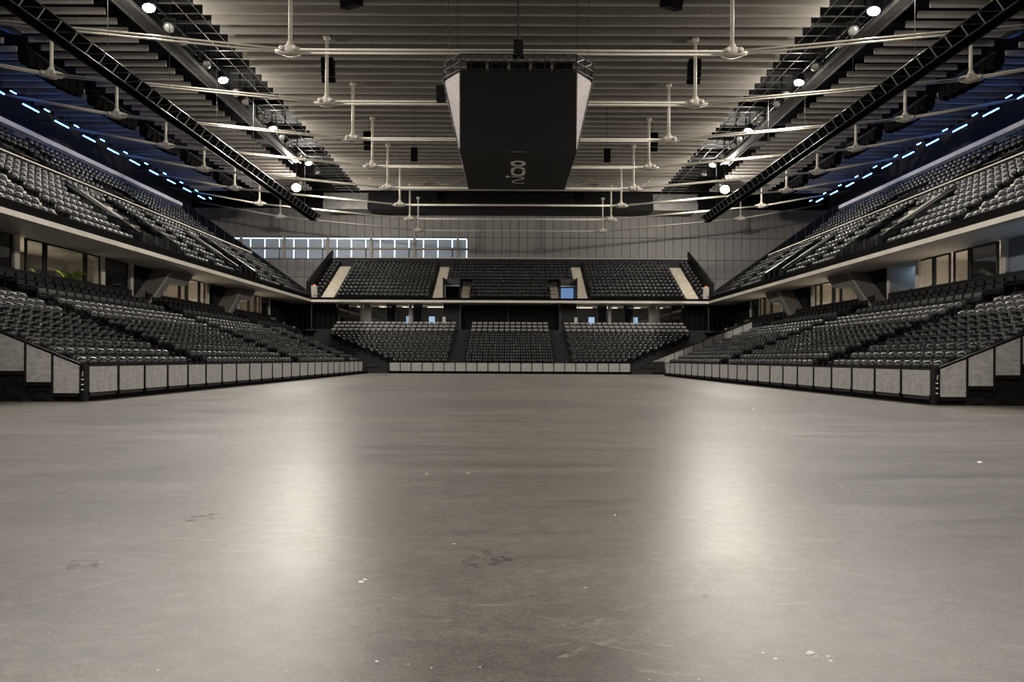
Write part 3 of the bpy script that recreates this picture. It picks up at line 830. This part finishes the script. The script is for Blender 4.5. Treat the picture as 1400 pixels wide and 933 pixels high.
# ------------------------------------------------------------------ end stand
EY0 = 58.0
t = thing('end_grandstand', 'lower stand at the far end with seats in three blocks', 'grandstand', (0, EY0, 0))
AX0, AX1 = 4.4, 5.8
for k in range(10):
    y0 = k * LD; z = LZ0 + k * LR
    MB().box(-21, 21, y0 + (0.5 if k == 0 else 0), y0 + LD + 0.1, z - LR - 0.15, z).build('terrace_step', M['conc_dark'], t)
    for s in (-1, 1):
        MB().box(s * AX0, s * AX1, y0 - 0.36 + (0.5 if k == 0 else 0), y0 + (0.5 if k == 0 else 0), z - LR, z - LR / 2).build('aisle_step', M['conc_dark'], t)
        MB().box(s * AX0, s * AX1, y0 + (0.47 if k == 0 else -0.03), y0 + (0.51 if k == 0 else 0.01), z, z + 0.012).build('nosing', M['catwalk'], t)
        xd = 11.4 + 0.86 * k
        MB().box(s * (xd + 0.1), s * (xd + 1.5), y0 - 0.36 + (0.5 if k == 0 else 0), y0 + (0.5 if k == 0 else 0), z - LR, z - LR / 2).build('aisle_step', M['conc_dark'], t)
    xl = 11.25 + 0.86 * k
    for (a, b) in ((-xl, -AX1), (-AX0, AX0), (AX1, xl)):
        for x in put_rows(None, a, b, PITCH):
            SEATS.append((x, EY0 + y0 + 0.42 + (0.3 if k == 0 else 0), z, 0, 'dark tip-up seat in the end stand', 'end stand seats'))
for k in range(3):
    y0 = 7.6 + k * 1.0; z = 3.72 + 0.42 * k
    MB().box(-21, 21, y0, y0 + 1.1, z - 0.6, z).build('terrace_step', M['conc_dark'], t)
    for (a, b) in ((-19.2, -AX1), (-AX0, AX0), (AX1, 19.2)):
        for q, x in enumerate(put_rows(None, a, b, 0.60)):
            VIPS.append((x, EY0 + y0 + 0.5, z, 0, 'pale grey armchair in the end stand, lounge %s, %s of the %s block' % (ROWN[k], nth(q), 'plant-side' if a < -10 else ('middle' if a < 0 else 'blue-wall-side')), 'end stand armchairs'))
MB().box(-30, 30, 10.6, 18, 4.4, 4.6).build('lounge_floor', M['conc_dark'], t)
ba = thing('front_barrier', 'barrier of grey panels across the far end of the floor', 'barrier', (0, EY0, 0))
PE = 1.02
n_ = 22
pme = MB().box(0.05, PE - 0.03, -0.02, 0.02, 0.24, 0.98).mesh('panel', M['barrier'])
eme = MB().box(0.05, PE - 0.03, -0.026, 0.026, 0.975, 1.0).mesh('panel_edge', M['barrier_edge'])
pst = MB().box(-0.03, 0.03, -0.05, 0.05, 0.0, 1.02).mesh('post', M['black'])
for i in range(n_ + 1):
    x = -11.25 + i * (22.5 / n_)
    link('post', pst, ba, (x, 0, 0))
    if i < n_: o = link('panel', pme, ba, (x, 0, 0)); link('panel_edge', eme, o)
MB().box(-11.25, 11.25, -0.10, 0.3, 0, 0.22).build('kick_base', M['black_matt'], ba)
for s in (-1, 1):
    st = thing('corner_steps', 'dark steps from the floor up into the corner of the end stand, %s' % side(s), 'stairs', (s * 12.3, EY0 + 0.1, 0))
    for q in range(3):
        MB().box(-0.95, 0.95, -0.2 + 0.2 * q, 0.0 + 0.2 * q, 0, 0.14 + 0.14 * q).build('step', M['conc_dark'], st)
        MB().box(-0.95, 0.95, -0.21 + 0.2 * q, -0.18 + 0.2 * q, 0.14 + 0.14 * q, 0.152 + 0.14 * q).build('nosing', M['catwalk'], st)

# ------------------------------------------------------------------ upper side tiers
UX0, UD, UR_, UZ0 = 22.2, 0.80, 0.58, 7.9
VX0, VD, VR, VZ0 = 30.2, 0.85, 0.66, 12.9
VOM = [(37.6, 42.2), (51.2, 55.0)]
Y_B = 68.7
for s in (-1, 1):
    t = thing('upper_grandstand', 'cantilevered upper tier of dark seats above the lounge windows, %s' % side(s), 'grandstand', (0, 0, 0))
    MB().box(s * 22.0, s * 42, 10, Y_B + 9.9, 7.6, 7.8).build('balcony_slab', M['soffit'], t)
    MB().box(s * 21.9, s * 22.02, 10, Y_B, 7.6, 7.86).build('edge_strip', M['conc_pale'], t)
    MB().box(s * 21.97, s * 22.12, 10, Y_B, 7.86, 8.3).build('upstand', M['black_matt'], t)
    def cuts(a, b, holes):
        out = []; y_ = a
        for (h0, h1) in holes: out.append((y_, h0)); y_ = h1
        out.append((y_, b)); return out
    for k in range(8):
        x0 = UX0 + UD * k; z = UZ0 + UR_ * k
        for (a, b) in (cuts(14, Y_B, VOM) if k < 6 else [(14, Y_B)]):
            MB().box(s * x0, s * (x0 + UD + 0.1), a, b, max(7.82, z - UR_ - 0.1), z).build('terrace_step', M['conc_dark'], t)
        holes = [(h0 - 0.2, h1 + 1.2) for (h0, h1) in VOM] if k < 6 else [(h1 - 0.1, h1 + 1.2) for (h0, h1) in VOM]
        holes = sorted(holes + [(31.0, 32.1), (46.6, 47.8), (61.2, 62.4)])
        for (a, b) in cuts(22, Y_B - 0.3, holes):
            for yy in put_rows(None, a, b, PITCH):
                SEATS.append((s * (x0 + 0.45), yy, z, -s * R(90), 'dark tip-up seat in the upper tier', 'upper tier seats'))
        for (a, b) in ([(h1 + 0.1, h1 + 1.1) for (h0, h1) in VOM] + [(31.0, 32.1), (46.6, 47.8), (61.2, 62.4)] if k else []):
            MB().box(s * (x0 - 0.4), s * x0, a, b, z - UR_, z - UR_ / 2).build('aisle_step', M['conc_aisle'], t)
    MB().box(s * 28.6, s * 28.9, 14, Y_B, 11.9, 12.98).build('parapet', M['conc_dark'], t)
    MB().box(s * 28.5, s * 28.95, 14, Y_B, 12.98, 13.06).build('parapet_cap', M['conc_pale'], t)
    MB().box(s * 28.9, s * 30.3, 14, Y_B, 12.1, 12.3).build('gangway', M['conc_dark'], t)
    VOM2 = [(38.5, 42.8), (49.6, 53.8)]
    for k in range(7):
        x0 = VX0 + VD * k; z = VZ0 + VR * k
        for (a, b) in (cuts(14, Y_B, VOM2) if k < 4 else [(14, Y_B)]):
            MB().box(s * x0, s * (x0 + VD + 0.1), a, b, z - VR - 0.1, z).build('terrace_step', M['conc_dark'], t)
        holes = [(h0 - 0.2, h1 + 0.2) for (h0, h1) in VOM2] if k < 4 else [(45.0, 46.0)]
        for (a, b) in cuts(24, Y_B - 0.3, holes):
            for yy in put_rows(None, a, b, PITCH):
                SEATS.append((s * (x0 + 0.45), yy, z, -s * R(90), 'dark tip-up seat in the upper tier', 'upper tier seats'))
    MB().box(s * 36.3, s * 36.6, 14, Y_B, 16.4, 18.15).build('back_wall', M['wall_dark'], t)
    MB().box(s * 36.25, s * 36.65, 14, Y_B, 18.15, 18.5).build('back_ledge', M['conc_pale'], t)
    MB().box(s * 36.6, s * 42, 14, Y_B, 16.4, 16.6).build('back_gangway', M['conc_dark'], t)
    # closing wall at the far end of the tier
    MB().prism([(s * 22.0, 7.8), (s * 22.0, 8.6), (s * 28.6, 13.3), (s * 36.6, 19.0), (s * 36.6, 15.5), (s * 29, 11.0)], 'y', Y_B, Y_B + 0.15).build('end_wall', M['black'], t)
    for i in range(14):
        x = 22.6 + i * 1.0; z = 8.6 + (x - 22) * 0.715
        MB().box(s * x - 0.03, s * x + 0.03, Y_B - 0.03, Y_B, z - 1.0, z + 0.05).build('railing_post', M['catwalk'], t)
    # vomitories: dark recess, side walls, glass rails
    for vi, (a, b) in enumerate(VOM):
        v_ = thing('vomitory', 'dark stair opening with glass rails above the balcony edge, %s scoreboard, %s' % (['nearer the', 'farther from the'][vi], side(s)), 'stairway', (s * 22.3, 0, 7.9))
        MB().box(s * 4.6, s * 4.75, a, b, -0.3, 3.1).build('back_wall', M['black'], v_)
        MB().box(s * 0.0, s * 4.7, a, b, -0.08, 0.0).build('landing', M['conc_dark'], v_)
        for yy in (a, b):
            MB().prism([(0, -0.2), (s * 4.7, -0.2), (s * 4.7, 3.3), (0, 0.15)], 'y', yy - 0.06, yy + 0.06).build('side_wall', M['conc_dark'], v_)
            MB().prism([(s * 0.1, 0.2), (s * 4.7, 3.4), (s * 4.7, 4.2), (s * 0.1, 1.05)], 'y', yy - 0.012, yy + 0.012).build('glass_rail', M['glass_rail'], v_)
            MB().tube((s * 0.1, yy, 1.07), (s * 4.7, yy, 4.22), 0.03, 6).build('handrail', M['truss_rung'] if vi == 1 else M['catwalk'], v_)
        MB().prism([(s * 2.2, 2.35), (s * 4.7, 4.0), (s * 4.7, 3.8), (s * 2.2, 2.2)], 'y', a + 0.1, a + 1.7).build('stair_soffit', M['conc_stair'], v_)
        for q in range(4):
            yy = a + 0.3 + q * (b - a - 0.6) / 3
            MB().box(s * 0.02, s * 0.07, yy - 0.025, yy + 0.025, 0.1, 1.15).build('rail_post', M['catwalk'], v_)
        MB().box(s * 0.03, s * 0.05, a, b, 0.2, 1.1).build('glass_panel', M['glass_rail'], v_)
    for vi, (a, b) in enumerate(VOM2):
        v_ = thing('vomitory', 'dark stair opening behind the upper tier parapet, %s scoreboard, %s' % (['nearer the', 'farther from the'][vi], side(s)), 'stairway', (s * 30.2, 0, 12.3))
        MB().box(s * 3.3, s * 3.45, a, b, 0, 2.4).build('back_wall', M['black'], v_)
        MB().box(s * 0.0, s * 3.3, a, b, -0.15, 0.0).build('landing', M['conc_dark'], v_)
        for yy in (a, b):
            MB().prism([(0, 0), (s * 3.3, 0), (s * 3.3, 2.7), (0, 0.6)], 'y', yy - 0.06, yy + 0.06).build('side_wall', M['conc_dark'], v_)
            MB().prism([(0, 0.6), (s * 3.3, 2.7), (s * 3.3, 3.5), (0, 1.5)], 'y', yy - 0.012, yy + 0.012).build('glass_rail', M['glass_rail'], v_)
            MB().box(s * 0.0, s * 0.05, yy - 0.025, yy + 0.025, 0, 1.6).build('rail_post', M['catwalk'], v_)
        MB().box(s * 3.2, s * 3.5, a, b, 2.4, 2.55).build('head_beam', M['conc_dark'], v_)
        MB().prism([(s * 2.3, 2.55), (s * 3.3, 2.55), (s * 3.3, 2.7), (s * 2.3, 2.62)], 'y', b - 1.6, b).build('stair_soffit', M['conc_stair'], v_)

# ------------------------------------------------------------------ upper end tier
EUY, EUD, EUR, EUZ = 69.1, 0.82, 0.49, 7.9
t = thing('upper_end_grandstand', 'upper tier of dark seats with pale concrete aisles at the far end', 'grandstand', (0, 0, 0))
MB().box(-22, 22, Y_B, 81.8, 7.6, 7.8).build('balcony_slab', M['soffit'], t)
MB().box(-22, 22, Y_B - 0.1, Y_B + 0.02, 7.6, 7.86).build('edge_strip', M['conc_pale'], t)
MB().box(-22, 22, Y_B - 0.03, Y_B + 0.12, 7.86, 8.12).build('upstand', M['black_matt'], t)
for k in range(11):
    y0 = EUY + EUD * k; z = EUZ + EUR * k
    segs = [(-22.3, 22.3)] if k >= 4 else [(-22.3, -7.45), (-5.5, 5.5), (7.45, 22.3)]
    for (a, b) in segs: MB().box(a, b, y0, y0 + EUD + 0.1, max(7.82, z - EUR - 0.1), z).build('terrace_step', M['conc_dark'], t)
    for s in (-1, 1):
        for (a, b, kk) in ((7.55, 8.7, 11), (19.8, 21.2, 11), (4.6, 5.5, 5)):
            if k < kk:
                MB().box(s * a, s * b, y0 - 0.005, y0 + EUD + 0.1, max(7.82, z - EUR), z + 0.01).build('aisle_tread', M['conc_aisle'], t)
                if k: MB().box(s * a, s * b, y0 - 0.41, y0, z - EUR, z - EUR / 2).build('aisle_step', M['conc_aisle'], t)
    mid_ = [(-4.5, 4.5)] if k < 5 else [(-7.4, 7.4)]
    for (a, b) in [(-22.3, -21.25), (-19.7, -8.8)] + mid_ + [(8.8, 19.7), (21.25, 22.3)]:
        for x in put_rows(None, a, b, PITCH):
            SEATS.append((x, y0 + 0.45, z, 0, 'dark tip-up seat in the upper end tier', 'upper end seats'))
MB().box(-22.8, 22.8, EUY + EUD * 11 + 0.12, EUY + EUD * 11 + 0.35, 7.8, 14.0).build('back_wall', M['conc_dark'], t)
MB().box(-22.8, 22.8, EUY + EUD * 11 + 0.05, EUY + EUD * 11 + 0.45, 14.0, 14.12).build('wall_cap', M['conc_pale'], t)
for s in (-1, 1):
    MB().prism([(Y_B + 0.15, 7.8), (Y_B + 0.15, 9.9), (EUY + EUD * 11 + 0.4, 15.0), (EUY + EUD * 11 + 0.4, 7.8)], 'x', s * 22.35, s * 22.6).build('end_wall', M['black'], t)
    v_ = thing('vomitory', 'boxed doorway between pale aisles in the upper end tier, %s' % side(s), 'doorway', (s * 6.5, EUY, 7.9))
    MB().box(-0.98, -0.86, -0.1, 3.4, -0.1, 2.5).build('side_wall', M['black'], v_)
    MB().box(0.86, 0.98, -0.1, 3.4, -0.1, 2.5).build('side_wall', M['black'], v_)
    MB().box(-0.98, 0.98, 0.9, 3.4, 1.75, 2.5).build('lintel', M['wall_dark'], v_)
    MB().box(-0.86, 0.86, 3.2, 3.4, -0.1, 1.75).build('door_leaf', M['blueglow'] if s > 0 else M['black'], v_)
    MB().box(-0.86, -0.78, 0.9, 0.98, 0, 1.75).build('door_frame', M['white_paint'], v_)
    MB().box(-0.86, 0.80, 0.9, 0.98, 1.68, 1.76).build('door_frame', M['white_paint'], v_)
    c_ = thing('equipment_cabinet', 'small pale cabinet with a red light, upper end tier, %s' % side(s), 'cabinet', (s * 21.75, 69.0, 7.9))
    body = MB().box(-0.3, 0.3, -0.1, 0.2, 0.0, 1.55).build('body', M['conc'], c_)
    MB().box(-0.1, 0.1, -0.05, 0.1, 1.55, 1.66).build('red_light', M['red'], c_)
    for z in (0.35, 0.5): MB().box(0.05, 0.2, -0.11, -0.1, z, z + 0.08).build('socket', M['black'], body)

# ------------------------------------------------------------------ lounges under the balconies
XG = 25.2
def pane_bay(parent, s, y0, y1, z0, z1, material, fr=0.07):
    """one glazed bay on the side wall: pane with its frame"""
    MB().box(s * (XG - 0.015), s * (XG + 0.015), y0, y1, z0, z1).build('pane', material, parent)
    f = MB()
    f.box(s * (XG - 0.06), s * (XG + 0.06), y0, y0 + fr, z0, z1).box(s * (XG - 0.06), s * (XG + 0.06), y1 - fr, y1, z0, z1)
    f.box(s * (XG - 0.06), s * (XG + 0.06), y0, y1, z1 - fr, z1).box(s * (XG - 0.06), s * (XG + 0.06), y0, y1, z0, z0 + fr)
    f.build('window_frame', M['frame'], parent)
wn = 2
for s in (-1, 1):
    bays = [(32.3, 33.6, 'g'), (33.7, 36.8, 'g'), (36.9, 38.2, 'g')] if s < 0 else [(32.1, 34.0, 'd'), (34.1, 35.3, 'g'), (35.6, 36.9, 'g'), (37.0, 38.6, 'g')]
    bays += [(38.6, 40.9, 'd'), (42.4, 44.8, 'd')] if s < 0 else [(42.9, 44.8, 'd')]
    bays += [(45.4, 47.3, 'g'), (47.4, 48.3, 'g'), (48.5, 50.3, 'g'), (50.4, 51.3, 'g'), (57.8, 59.8, 'g'), (60.0, 61.4, 'g'), (61.6, 62.6, 'g'), (63.0, 64.6, 'd')]
    if s < 0: bays = [(24.0, 27.6, 'd'), (27.7, 31.4, 'd')] + bays
    for gi, (lo_, hi_) in enumerate(((20, 41.5), (41.5, 52), (52, 66))):
        wo = struct(link('window_%d' % wn, None, None, (0, 0, 0))); wn += 1
        wo['label'] = 'black framed lounge glazing, %s stretch from the camera end, %s' % (['first', 'second', 'third'][gi], side(s))
        for (a, b, kd) in bays:
            if lo_ <= a < hi_: pane_bay(wo, s, a, b, 4.6, 7.58, M['glass'] if kd == 'g' else M['glass_dark'])
    # room behind
    rm = thing('lounge_room', 'concrete lounge rooms behind the glazing, %s' % side(s), 'room', (s * XG, 0, 4.6))
    MB().box(s * 4.0, s * 4.15, 22, 70, 0, 3.0).build('rear_wall', M['conc_pale'], rm)
    for yy in (31.6, 38.3, 41.2, 45.1, 51.6, 57.4, 64.8):
        MB().box(s * -0.15, s * 0.35, yy - 0.16, yy + 0.16, 0, 3.0).build('pillar', M['conc_pale'], rm)
        if yy > 40 or s > 0: MB().box(s * 0.35, s * 4.0, yy - 0.08, yy + 0.08, 0, 3.0).build('partition', M['conc_pale'], rm)
    for (a, b) in ((32.6, 37.8), (45.6, 51.0), (58.0, 62.5)):
        o = MB().tube((s * 0.9, a, 0.35), (s * 0.9, b, 0.35), 0.05, 6).build('tube_light', M['cove'], rm); o['label'] = 'warm glowing tube light'
    # dark stretches
    if s < 0:
        MB().box(s * 0.3, s * 0.45, 20, 31.4, 0, 3.0).build('dark_wall', M['wall_dark'], rm)
    else:
        MB().box(s * 0.0, s * 0.3, 20, 31.4, 0, 3.0).build('blue_wall', M['wall_blue'], rm)
        MB().box(s * 2.4, s * 2.6, 38.7, 43.0, 0, 3.0).build('blue_wall', M['wall_blue'], rm)
        o = MB().box(s * 1.6, s * 1.9, 39.0, 42.0, 2.90, 2.95).build('cool_light', M['cove_blue'], rm); o['label'] = 'cool glowing ceiling strip'
        o = MB().box(s * -0.6, s * -0.4, 24.5, 30.0, 0.3, 0.36).build('cool_light', M['cove_blue'], rm)  # unseen strip, added to give the near wall and soffit bluish light
    MB().box(s * 0.0, s * 0.2, 65.0, 70.4, 0, 3.0).build('dark_wall', M['black'], rm)
    if s > 0:
        for (yy, zz) in ((33.0, 1.3), (34.2, 1.35)):
            MB().box(s * 2.2, s * 2.25, yy - 0.22, yy + 0.22, zz, zz + 0.75).build('screen', M['cove_blue'], rm)
        MB().box(s * 2.4, s * 2.5, 31.8, 34.3, 0, 3.0).build('dark_wall', M['wall_dark'], rm)
    else:
        MB().box(s * 2.6, s * 2.7, 32.0, 38.0, 0, 2.0).build('dark_wall', M['wall_dark'], rm)
    # stair flights rising to the vomitories
    for j, y0 in enumerate((40.9, 52.3)):
        sf = thing('stair_flight', 'slanting concrete stair underside by the lounge glazing, %s, %s' % (['nearer the plants' if s < 0 else 'beside the bluish passage', 'nearer the end stand'][j], side(s)), 'stairs', (s * 23.9, y0, 4.6))
        MB().prism([(0.1, 0.2), (3.0, 2.98), (6.0, 2.98), (5.0, 2.1), (2.9, 2.1), (0.6, 0.0)], 'x', 0, s * 1.3).build('flight', M['conc_stair'], sf)
        MB().prism([(0.0, 0.28), (2.85, 2.98), (3.0, 2.98), (0.15, 0.2)], 'x', -s * 0.06, s * 1.3).build('edge_beam', M['conc'], sf)
        MB().box(s * 1.2, s * 1.3, 0.2, 2.9, 0, 2.98).build('stair_shade_slab', M['black'], sf)  # black slab, the stair opening's shade put into its colour
# plants inside the first lounge
def plant(x, y, z, sc, label):
    t = thing('potted_palm', label, 'plant', (x, y, z))
    MB().lathe([(0.14, 0), (0.2, 0.02), (0.24, 0.42), (0.22, 0.42), (0.2, 0.38)], 10).build('pot', M['pot'], t, True)
    for i in range(16):
        an = i * 2.4; up = 0.55 + 0.45 * random.random(); ln = sc * (0.7 + 0.4 * random.random())
        m_ = MB(); pts = []
        for q in range(6):
            u = q / 5
            rr = 0.05 + ln * 0.7 * u; zz = 0.4 + ln * (1.6 * up * u - 0.75 * u * u)
            pts.append(Vector((rr * math.cos(an), rr * math.sin(an), zz)))
        sd = Vector((-math.sin(an), math.cos(an), 0))
        for q in range(6):
            wd = 0.085 * sc * math.sin(math.pi * (0.12 + 0.85 * q / 5)) + 0.004
            m_.v += [tuple(pts[q] + sd * wd), tuple(pts[q] + Vector((0, 0, 0.025))), tuple(pts[q] - sd * wd)]
        for q in range(5):
            for e in range(2): m_.f.append((3 * q + e, 3 * q + e + 1, 3 * q + e + 4, 3 * q + e + 3))
        m_.build('leaf', M['leaf'], t)
plant(-25.75, 36.5, 5.15, 1.45, 'yellow-green palm lit up behind the lounge glass')
plant(-25.75, 34.0, 5.15, 0.8, 'smaller yellow-green palm behind the lounge glass')
MB_ = MB().box(-26.05, -25.45, 33.2, 37.0, 5.09, 5.15).box(-26.0, -25.9, 33.3, 33.4, 4.6, 5.09).box(-25.6, -25.5, 33.3, 33.4, 4.6, 5.09).box(-26.0, -25.9, 36.8, 36.9, 4.6, 5.09).box(-25.6, -25.5, 36.8, 36.9, 4.6, 5.09)
tag(MB_.build('planter_bench', M['pot']), 'low black shelf carrying the palms behind the lounge glass', 'shelf')

# end lounge: dark curtains, glazed bays, pillars, central dark opening
YG = 70.6
we = struct(link('window_%d' % wn, None, None, (0, YG, 4.6))); we['label'] = 'black framed lounge glazing under the far balcony'
rm = thing('end_lounge_room', 'lounge rooms and pillars under the far balcony', 'room', (0, YG, 4.6))
MB().box(-22, 22, 5.0, 5.2, 0, 3.0).build('rear_wall', M['wall_dark'], rm)
def ex(px): return (px - 697) * YG / 850
for s in (-1, 1):
    def e2(px): return s * abs(ex(px))
    for (a, b, kd) in ((462, 476, 'd'), (476, 492, 'g'), (508, 527, 'g'), (528, 541, 'd'), (541, 558, 'g'), (565, 577, 'd'), (577, 604, 'g')):
        xa, xb = sorted((e2(a), e2(b)))
        MB().box(xa, xb, -0.015, 0.015, 0, 2.98).build('pane', M['glass'] if kd == 'g' else M['glass_dark'], we)
        f = MB()
        f.box(xa, xa + 0.06, -0.05, 0.05, 0, 2.98).box(xb - 0.06, xb, -0.05, 0.05, 0, 2.98).box(xa, xb, -0.05, 0.05, 2.9, 2.98)
        f.build('window_frame', M['frame'], we)
        if kd == 'g':
            o = MB().tube((xa + 0.1, 1.8, 0.05), (xb - 0.1, 1.8, 0.05), 0.04, 6).build('tube_light', M['cove'], rm)
            MB().box(xa + 0.1, xb - 0.1, 3.6, 4.2, 2.93, 2.97).build('ceiling_strip', M['strip'], rm)
    for (a, b) in ((493, 496), (559, 563)):
        xa, xb = sorted((e2(a), e2(b))); MB().box(xa, xb, -0.2, 0.2, 0, 2.98).build('pillar', M['conc'], rm)
    xa, xb = sorted((e2(497), e2(507))); MB().box(xa, xb, -0.1, 0.1, 0, 2.98).build('concrete_panel', M['conc'], rm)
    xa, xb = sorted((e2(606), e2(628)))
    MB().prism([(xa, 0), (xb, 0), (xb, 2.98), (xa, 2.98)], 'y', -0.3, 0.9).build('pillar', M['conc_dark'], rm)
    xa, xb = sorted((e2(606), e2(610))); MB().box(xa, xb, -0.9, -0.7, 0, 1.5).build('guard_post', M['conc_pale'], rm)
    xa, xb = sorted((e2(628), e2(630))); MB().box(xa, xb, -0.35, -0.3, 0, 2.98).build('opening_trim', M['catwalk'], rm)
    for (px, kd) in ((550, 0), (583, 1)) if s < 0 else ((578, 1), (515, 0)):
        xa = e2(px); MB().box(xa - 0.35, xa + 0.35, 4.7, 4.9, 0.9, 1.9).build('lit_screen', M['screen_lit'], rm)
    # dark curtain in the corner
    cu = MB(); n_ = 40
    xa, xb = s * 25.3, e2(460)
    for i in range(n_ + 1):
        u = i / n_
        for z in (0, 2.98): cu.v.append((xa + (xb - xa) * u, YG - 0.1 + 0.09 * math.sin(u * 60), 4.6 + z))
    for i in range(n_): cu.f.append((2 * i, 2 * i + 1, 2 * i + 3, 2 * i + 2))
    tag(cu.build('corner_curtain', M['fabric'], None, True), 'black pleated curtain in the corner under the far balcony, %s' % side(s), 'curtain')
    MB().box(s * 22.0 - 0.05, s * 22.0 + 0.05, Y_B - YG + 0.15, Y_B - YG + 0.25, 0, 3.0).build('corner_pole', M['catwalk'], rm)
MB().box(ex(630), -ex(630), 0.5, 0.6, 0, 2.98).build('opening_shade', M['fabric'], rm)  # black sheet puts the shade inside the central opening into colour
MB().tube((-0.2, 0.4, 0), (-0.2, 0.4, 2.98), 0.04, 6).build('opening_trim', M['catwalk'], rm)

# ------------------------------------------------------------------ marks on the floor
def smear_material(name, col, density, scale, stretch):
    m, n, l, p = new_mat(name)
    p.inputs['Base Color'].default_value = (*col, 1); p.inputs['Roughness'].default_value = 0.5
    tc = n.new('ShaderNodeTexCoord'); mp = n.new('ShaderNodeMapping'); mp.inputs['Scale'].default_value = stretch
    nz = n.new('ShaderNodeTexNoise'); nz.inputs['Scale'].default_value = scale; nz.inputs['Detail'].default_value = 6; nz.inputs['Roughness'].default_value = 0.7
    rp = n.new('ShaderNodeValToRGB'); rp.color_ramp.elements[0].position = 0.62 - density * 0.4; rp.color_ramp.elements[1].position = 0.85 - density * 0.3
    rp.color_ramp.elements[1].color = (0.75, 0.75, 0.75, 1)
    l.new(tc.outputs['Object'], mp.inputs[0]); l.new(mp.outputs[0], nz.inputs['Vector']); l.new(nz.outputs['Fac'], rp.inputs[0]); l.new(rp.outputs[0], p.inputs['Alpha'])
    return m
M['smear'] = smear_material('dusty_smear', (0.42, 0.39, 0.35), 0.45, 9, (1, 1, 1))
M['stain'] = smear_material('dark_tyre_stain', (0.055, 0.050, 0.045), 0.40, 8, (1, 1, 1))
def floor_px(px, py):
    py = py - (px - 697) * 0.00436
    d = CAM_H * F_PX / (py - 491)
    return ((px - 697) * d / F_PX, d)
def floor_mark(name, pts_px, material, z=0.0015, label=None):
    pts = [floor_px(*q) for q in pts_px]
    o = MB(); o.v = [(x, y_, z) for (x, y_) in pts]; o.f = [tuple(range(len(pts)))]
    o = o.build(name, material, floor)
    if label: o['label'] = label
floor_mark('dust_smear', [(765, 853), (820, 846), (905, 842), (905, 848), (850, 853), (775, 862)], M['smear'], 0.0015, 'pale dusty smear')
floor_mark('dust_smear', [(782, 848), (880, 826), (910, 822), (870, 832), (785, 853)], M['smear'], 0.002)
floor_mark('dust_smear', [(762, 900), (800, 884), (858, 870), (862, 873), (806, 890), (770, 904)], M['smear'])
floor_mark('dust_smear', [(838, 700), (846, 702), (872, 735), (888, 752), (880, 744), (860, 722)], M['smear'])
floor_mark('tyre_stain', [(632, 768), (660, 752), (700, 755), (706, 765), (690, 776), (650, 778)], M['stain'], 0.0015, 'dark curled tyre stain')
floor_mark('tyre_stain', [(246, 708), (300, 702), (308, 710), (256, 714)], M['stain'])
floor_mark('tyre_stain', [(90, 768), (135, 766), (136, 778), (92, 780)], M['stain'])
floor_mark('tyre_stain', [(960, 815), (966, 813), (970, 817), (963, 820)], M['stain'])
for (a, b, r_) in ((1110, 893, 7), (1117, 898, 4), (1137, 904, 4), (1134, 898, 3), (1062, 901, 4), (1045, 893, 3), (495, 796, 4), (500, 793, 3), (393, 918, 2), (218, 917, 2), (517, 905, 3), (592, 914, 2), (622, 744, 2),
                   (842, 705, 2), (640, 647, 2), (584, 648, 2), (802, 804, 2), (1340, 632, 4), (890, 930, 2), (957, 930, 2), (658, 913, 2), (1030, 560, 2), (560, 909, 2)):
    n_ = 7
    floor_mark('paint_fleck', [(a + r_ * (0.6 + 0.6 * random.random()) * math.cos(6.283 * q / n_), b + 0.42 * r_ * (0.6 + 0.6 * random.random()) * math.sin(6.283 * q / n_)) for q in range(n_)], M['white_mark'])

# ------------------------------------------------------------------ place the seats
cam_p = Vector((0, 0, CAM_H))
def split(lst, n_):
    lst = sorted(lst, key=lambda q: (Vector(q[:3]) - cam_p).length if abs(q[0]) < 700 / 850 * q[1] else 999)
    return lst[:n_], lst[n_:]
near, rest = split(SEATS, 300)
pan_me = seat_pan().mesh('seat_pan', M['seat'], True)
back_me = seat_back().mesh('backrest', M['seat'], False)
leg_me = seat_leg().mesh('leg', M['seat_metal'], False)
for (x, y_, z, rz, lb, gp) in near:
    t = thing('stadium_seat', lb, 'seat', (x, y_, z), rz, gp)
    link('seat_pan', pan_me, t); link('backrest', back_me, t); link('leg', leg_me, t)
o = merge_stuff('stadium_seats', far_seat(), [q[:4] for q in rest], M['seat'], False)
tag(o, 'thousands of dark tip-up seats filling the tiers beyond the nearest rows', 'seats', None, 'stuff')
near, rest = split(VIPS, 300)
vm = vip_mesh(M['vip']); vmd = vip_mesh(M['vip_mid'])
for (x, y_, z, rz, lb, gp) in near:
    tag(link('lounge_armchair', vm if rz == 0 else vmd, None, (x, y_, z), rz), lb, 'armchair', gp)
if rest:
    vb = vip_seat()
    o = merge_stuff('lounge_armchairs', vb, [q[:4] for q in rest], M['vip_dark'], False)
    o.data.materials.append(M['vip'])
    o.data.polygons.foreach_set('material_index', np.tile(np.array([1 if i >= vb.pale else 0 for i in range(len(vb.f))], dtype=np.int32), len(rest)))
    tag(o, 'remaining upholstered armchairs of the lounge rows towards the far end', 'armchairs', None, 'stuff')
print('seats', len(SEATS), 'vips', len(VIPS), 'objects', len(bpy.data.objects))
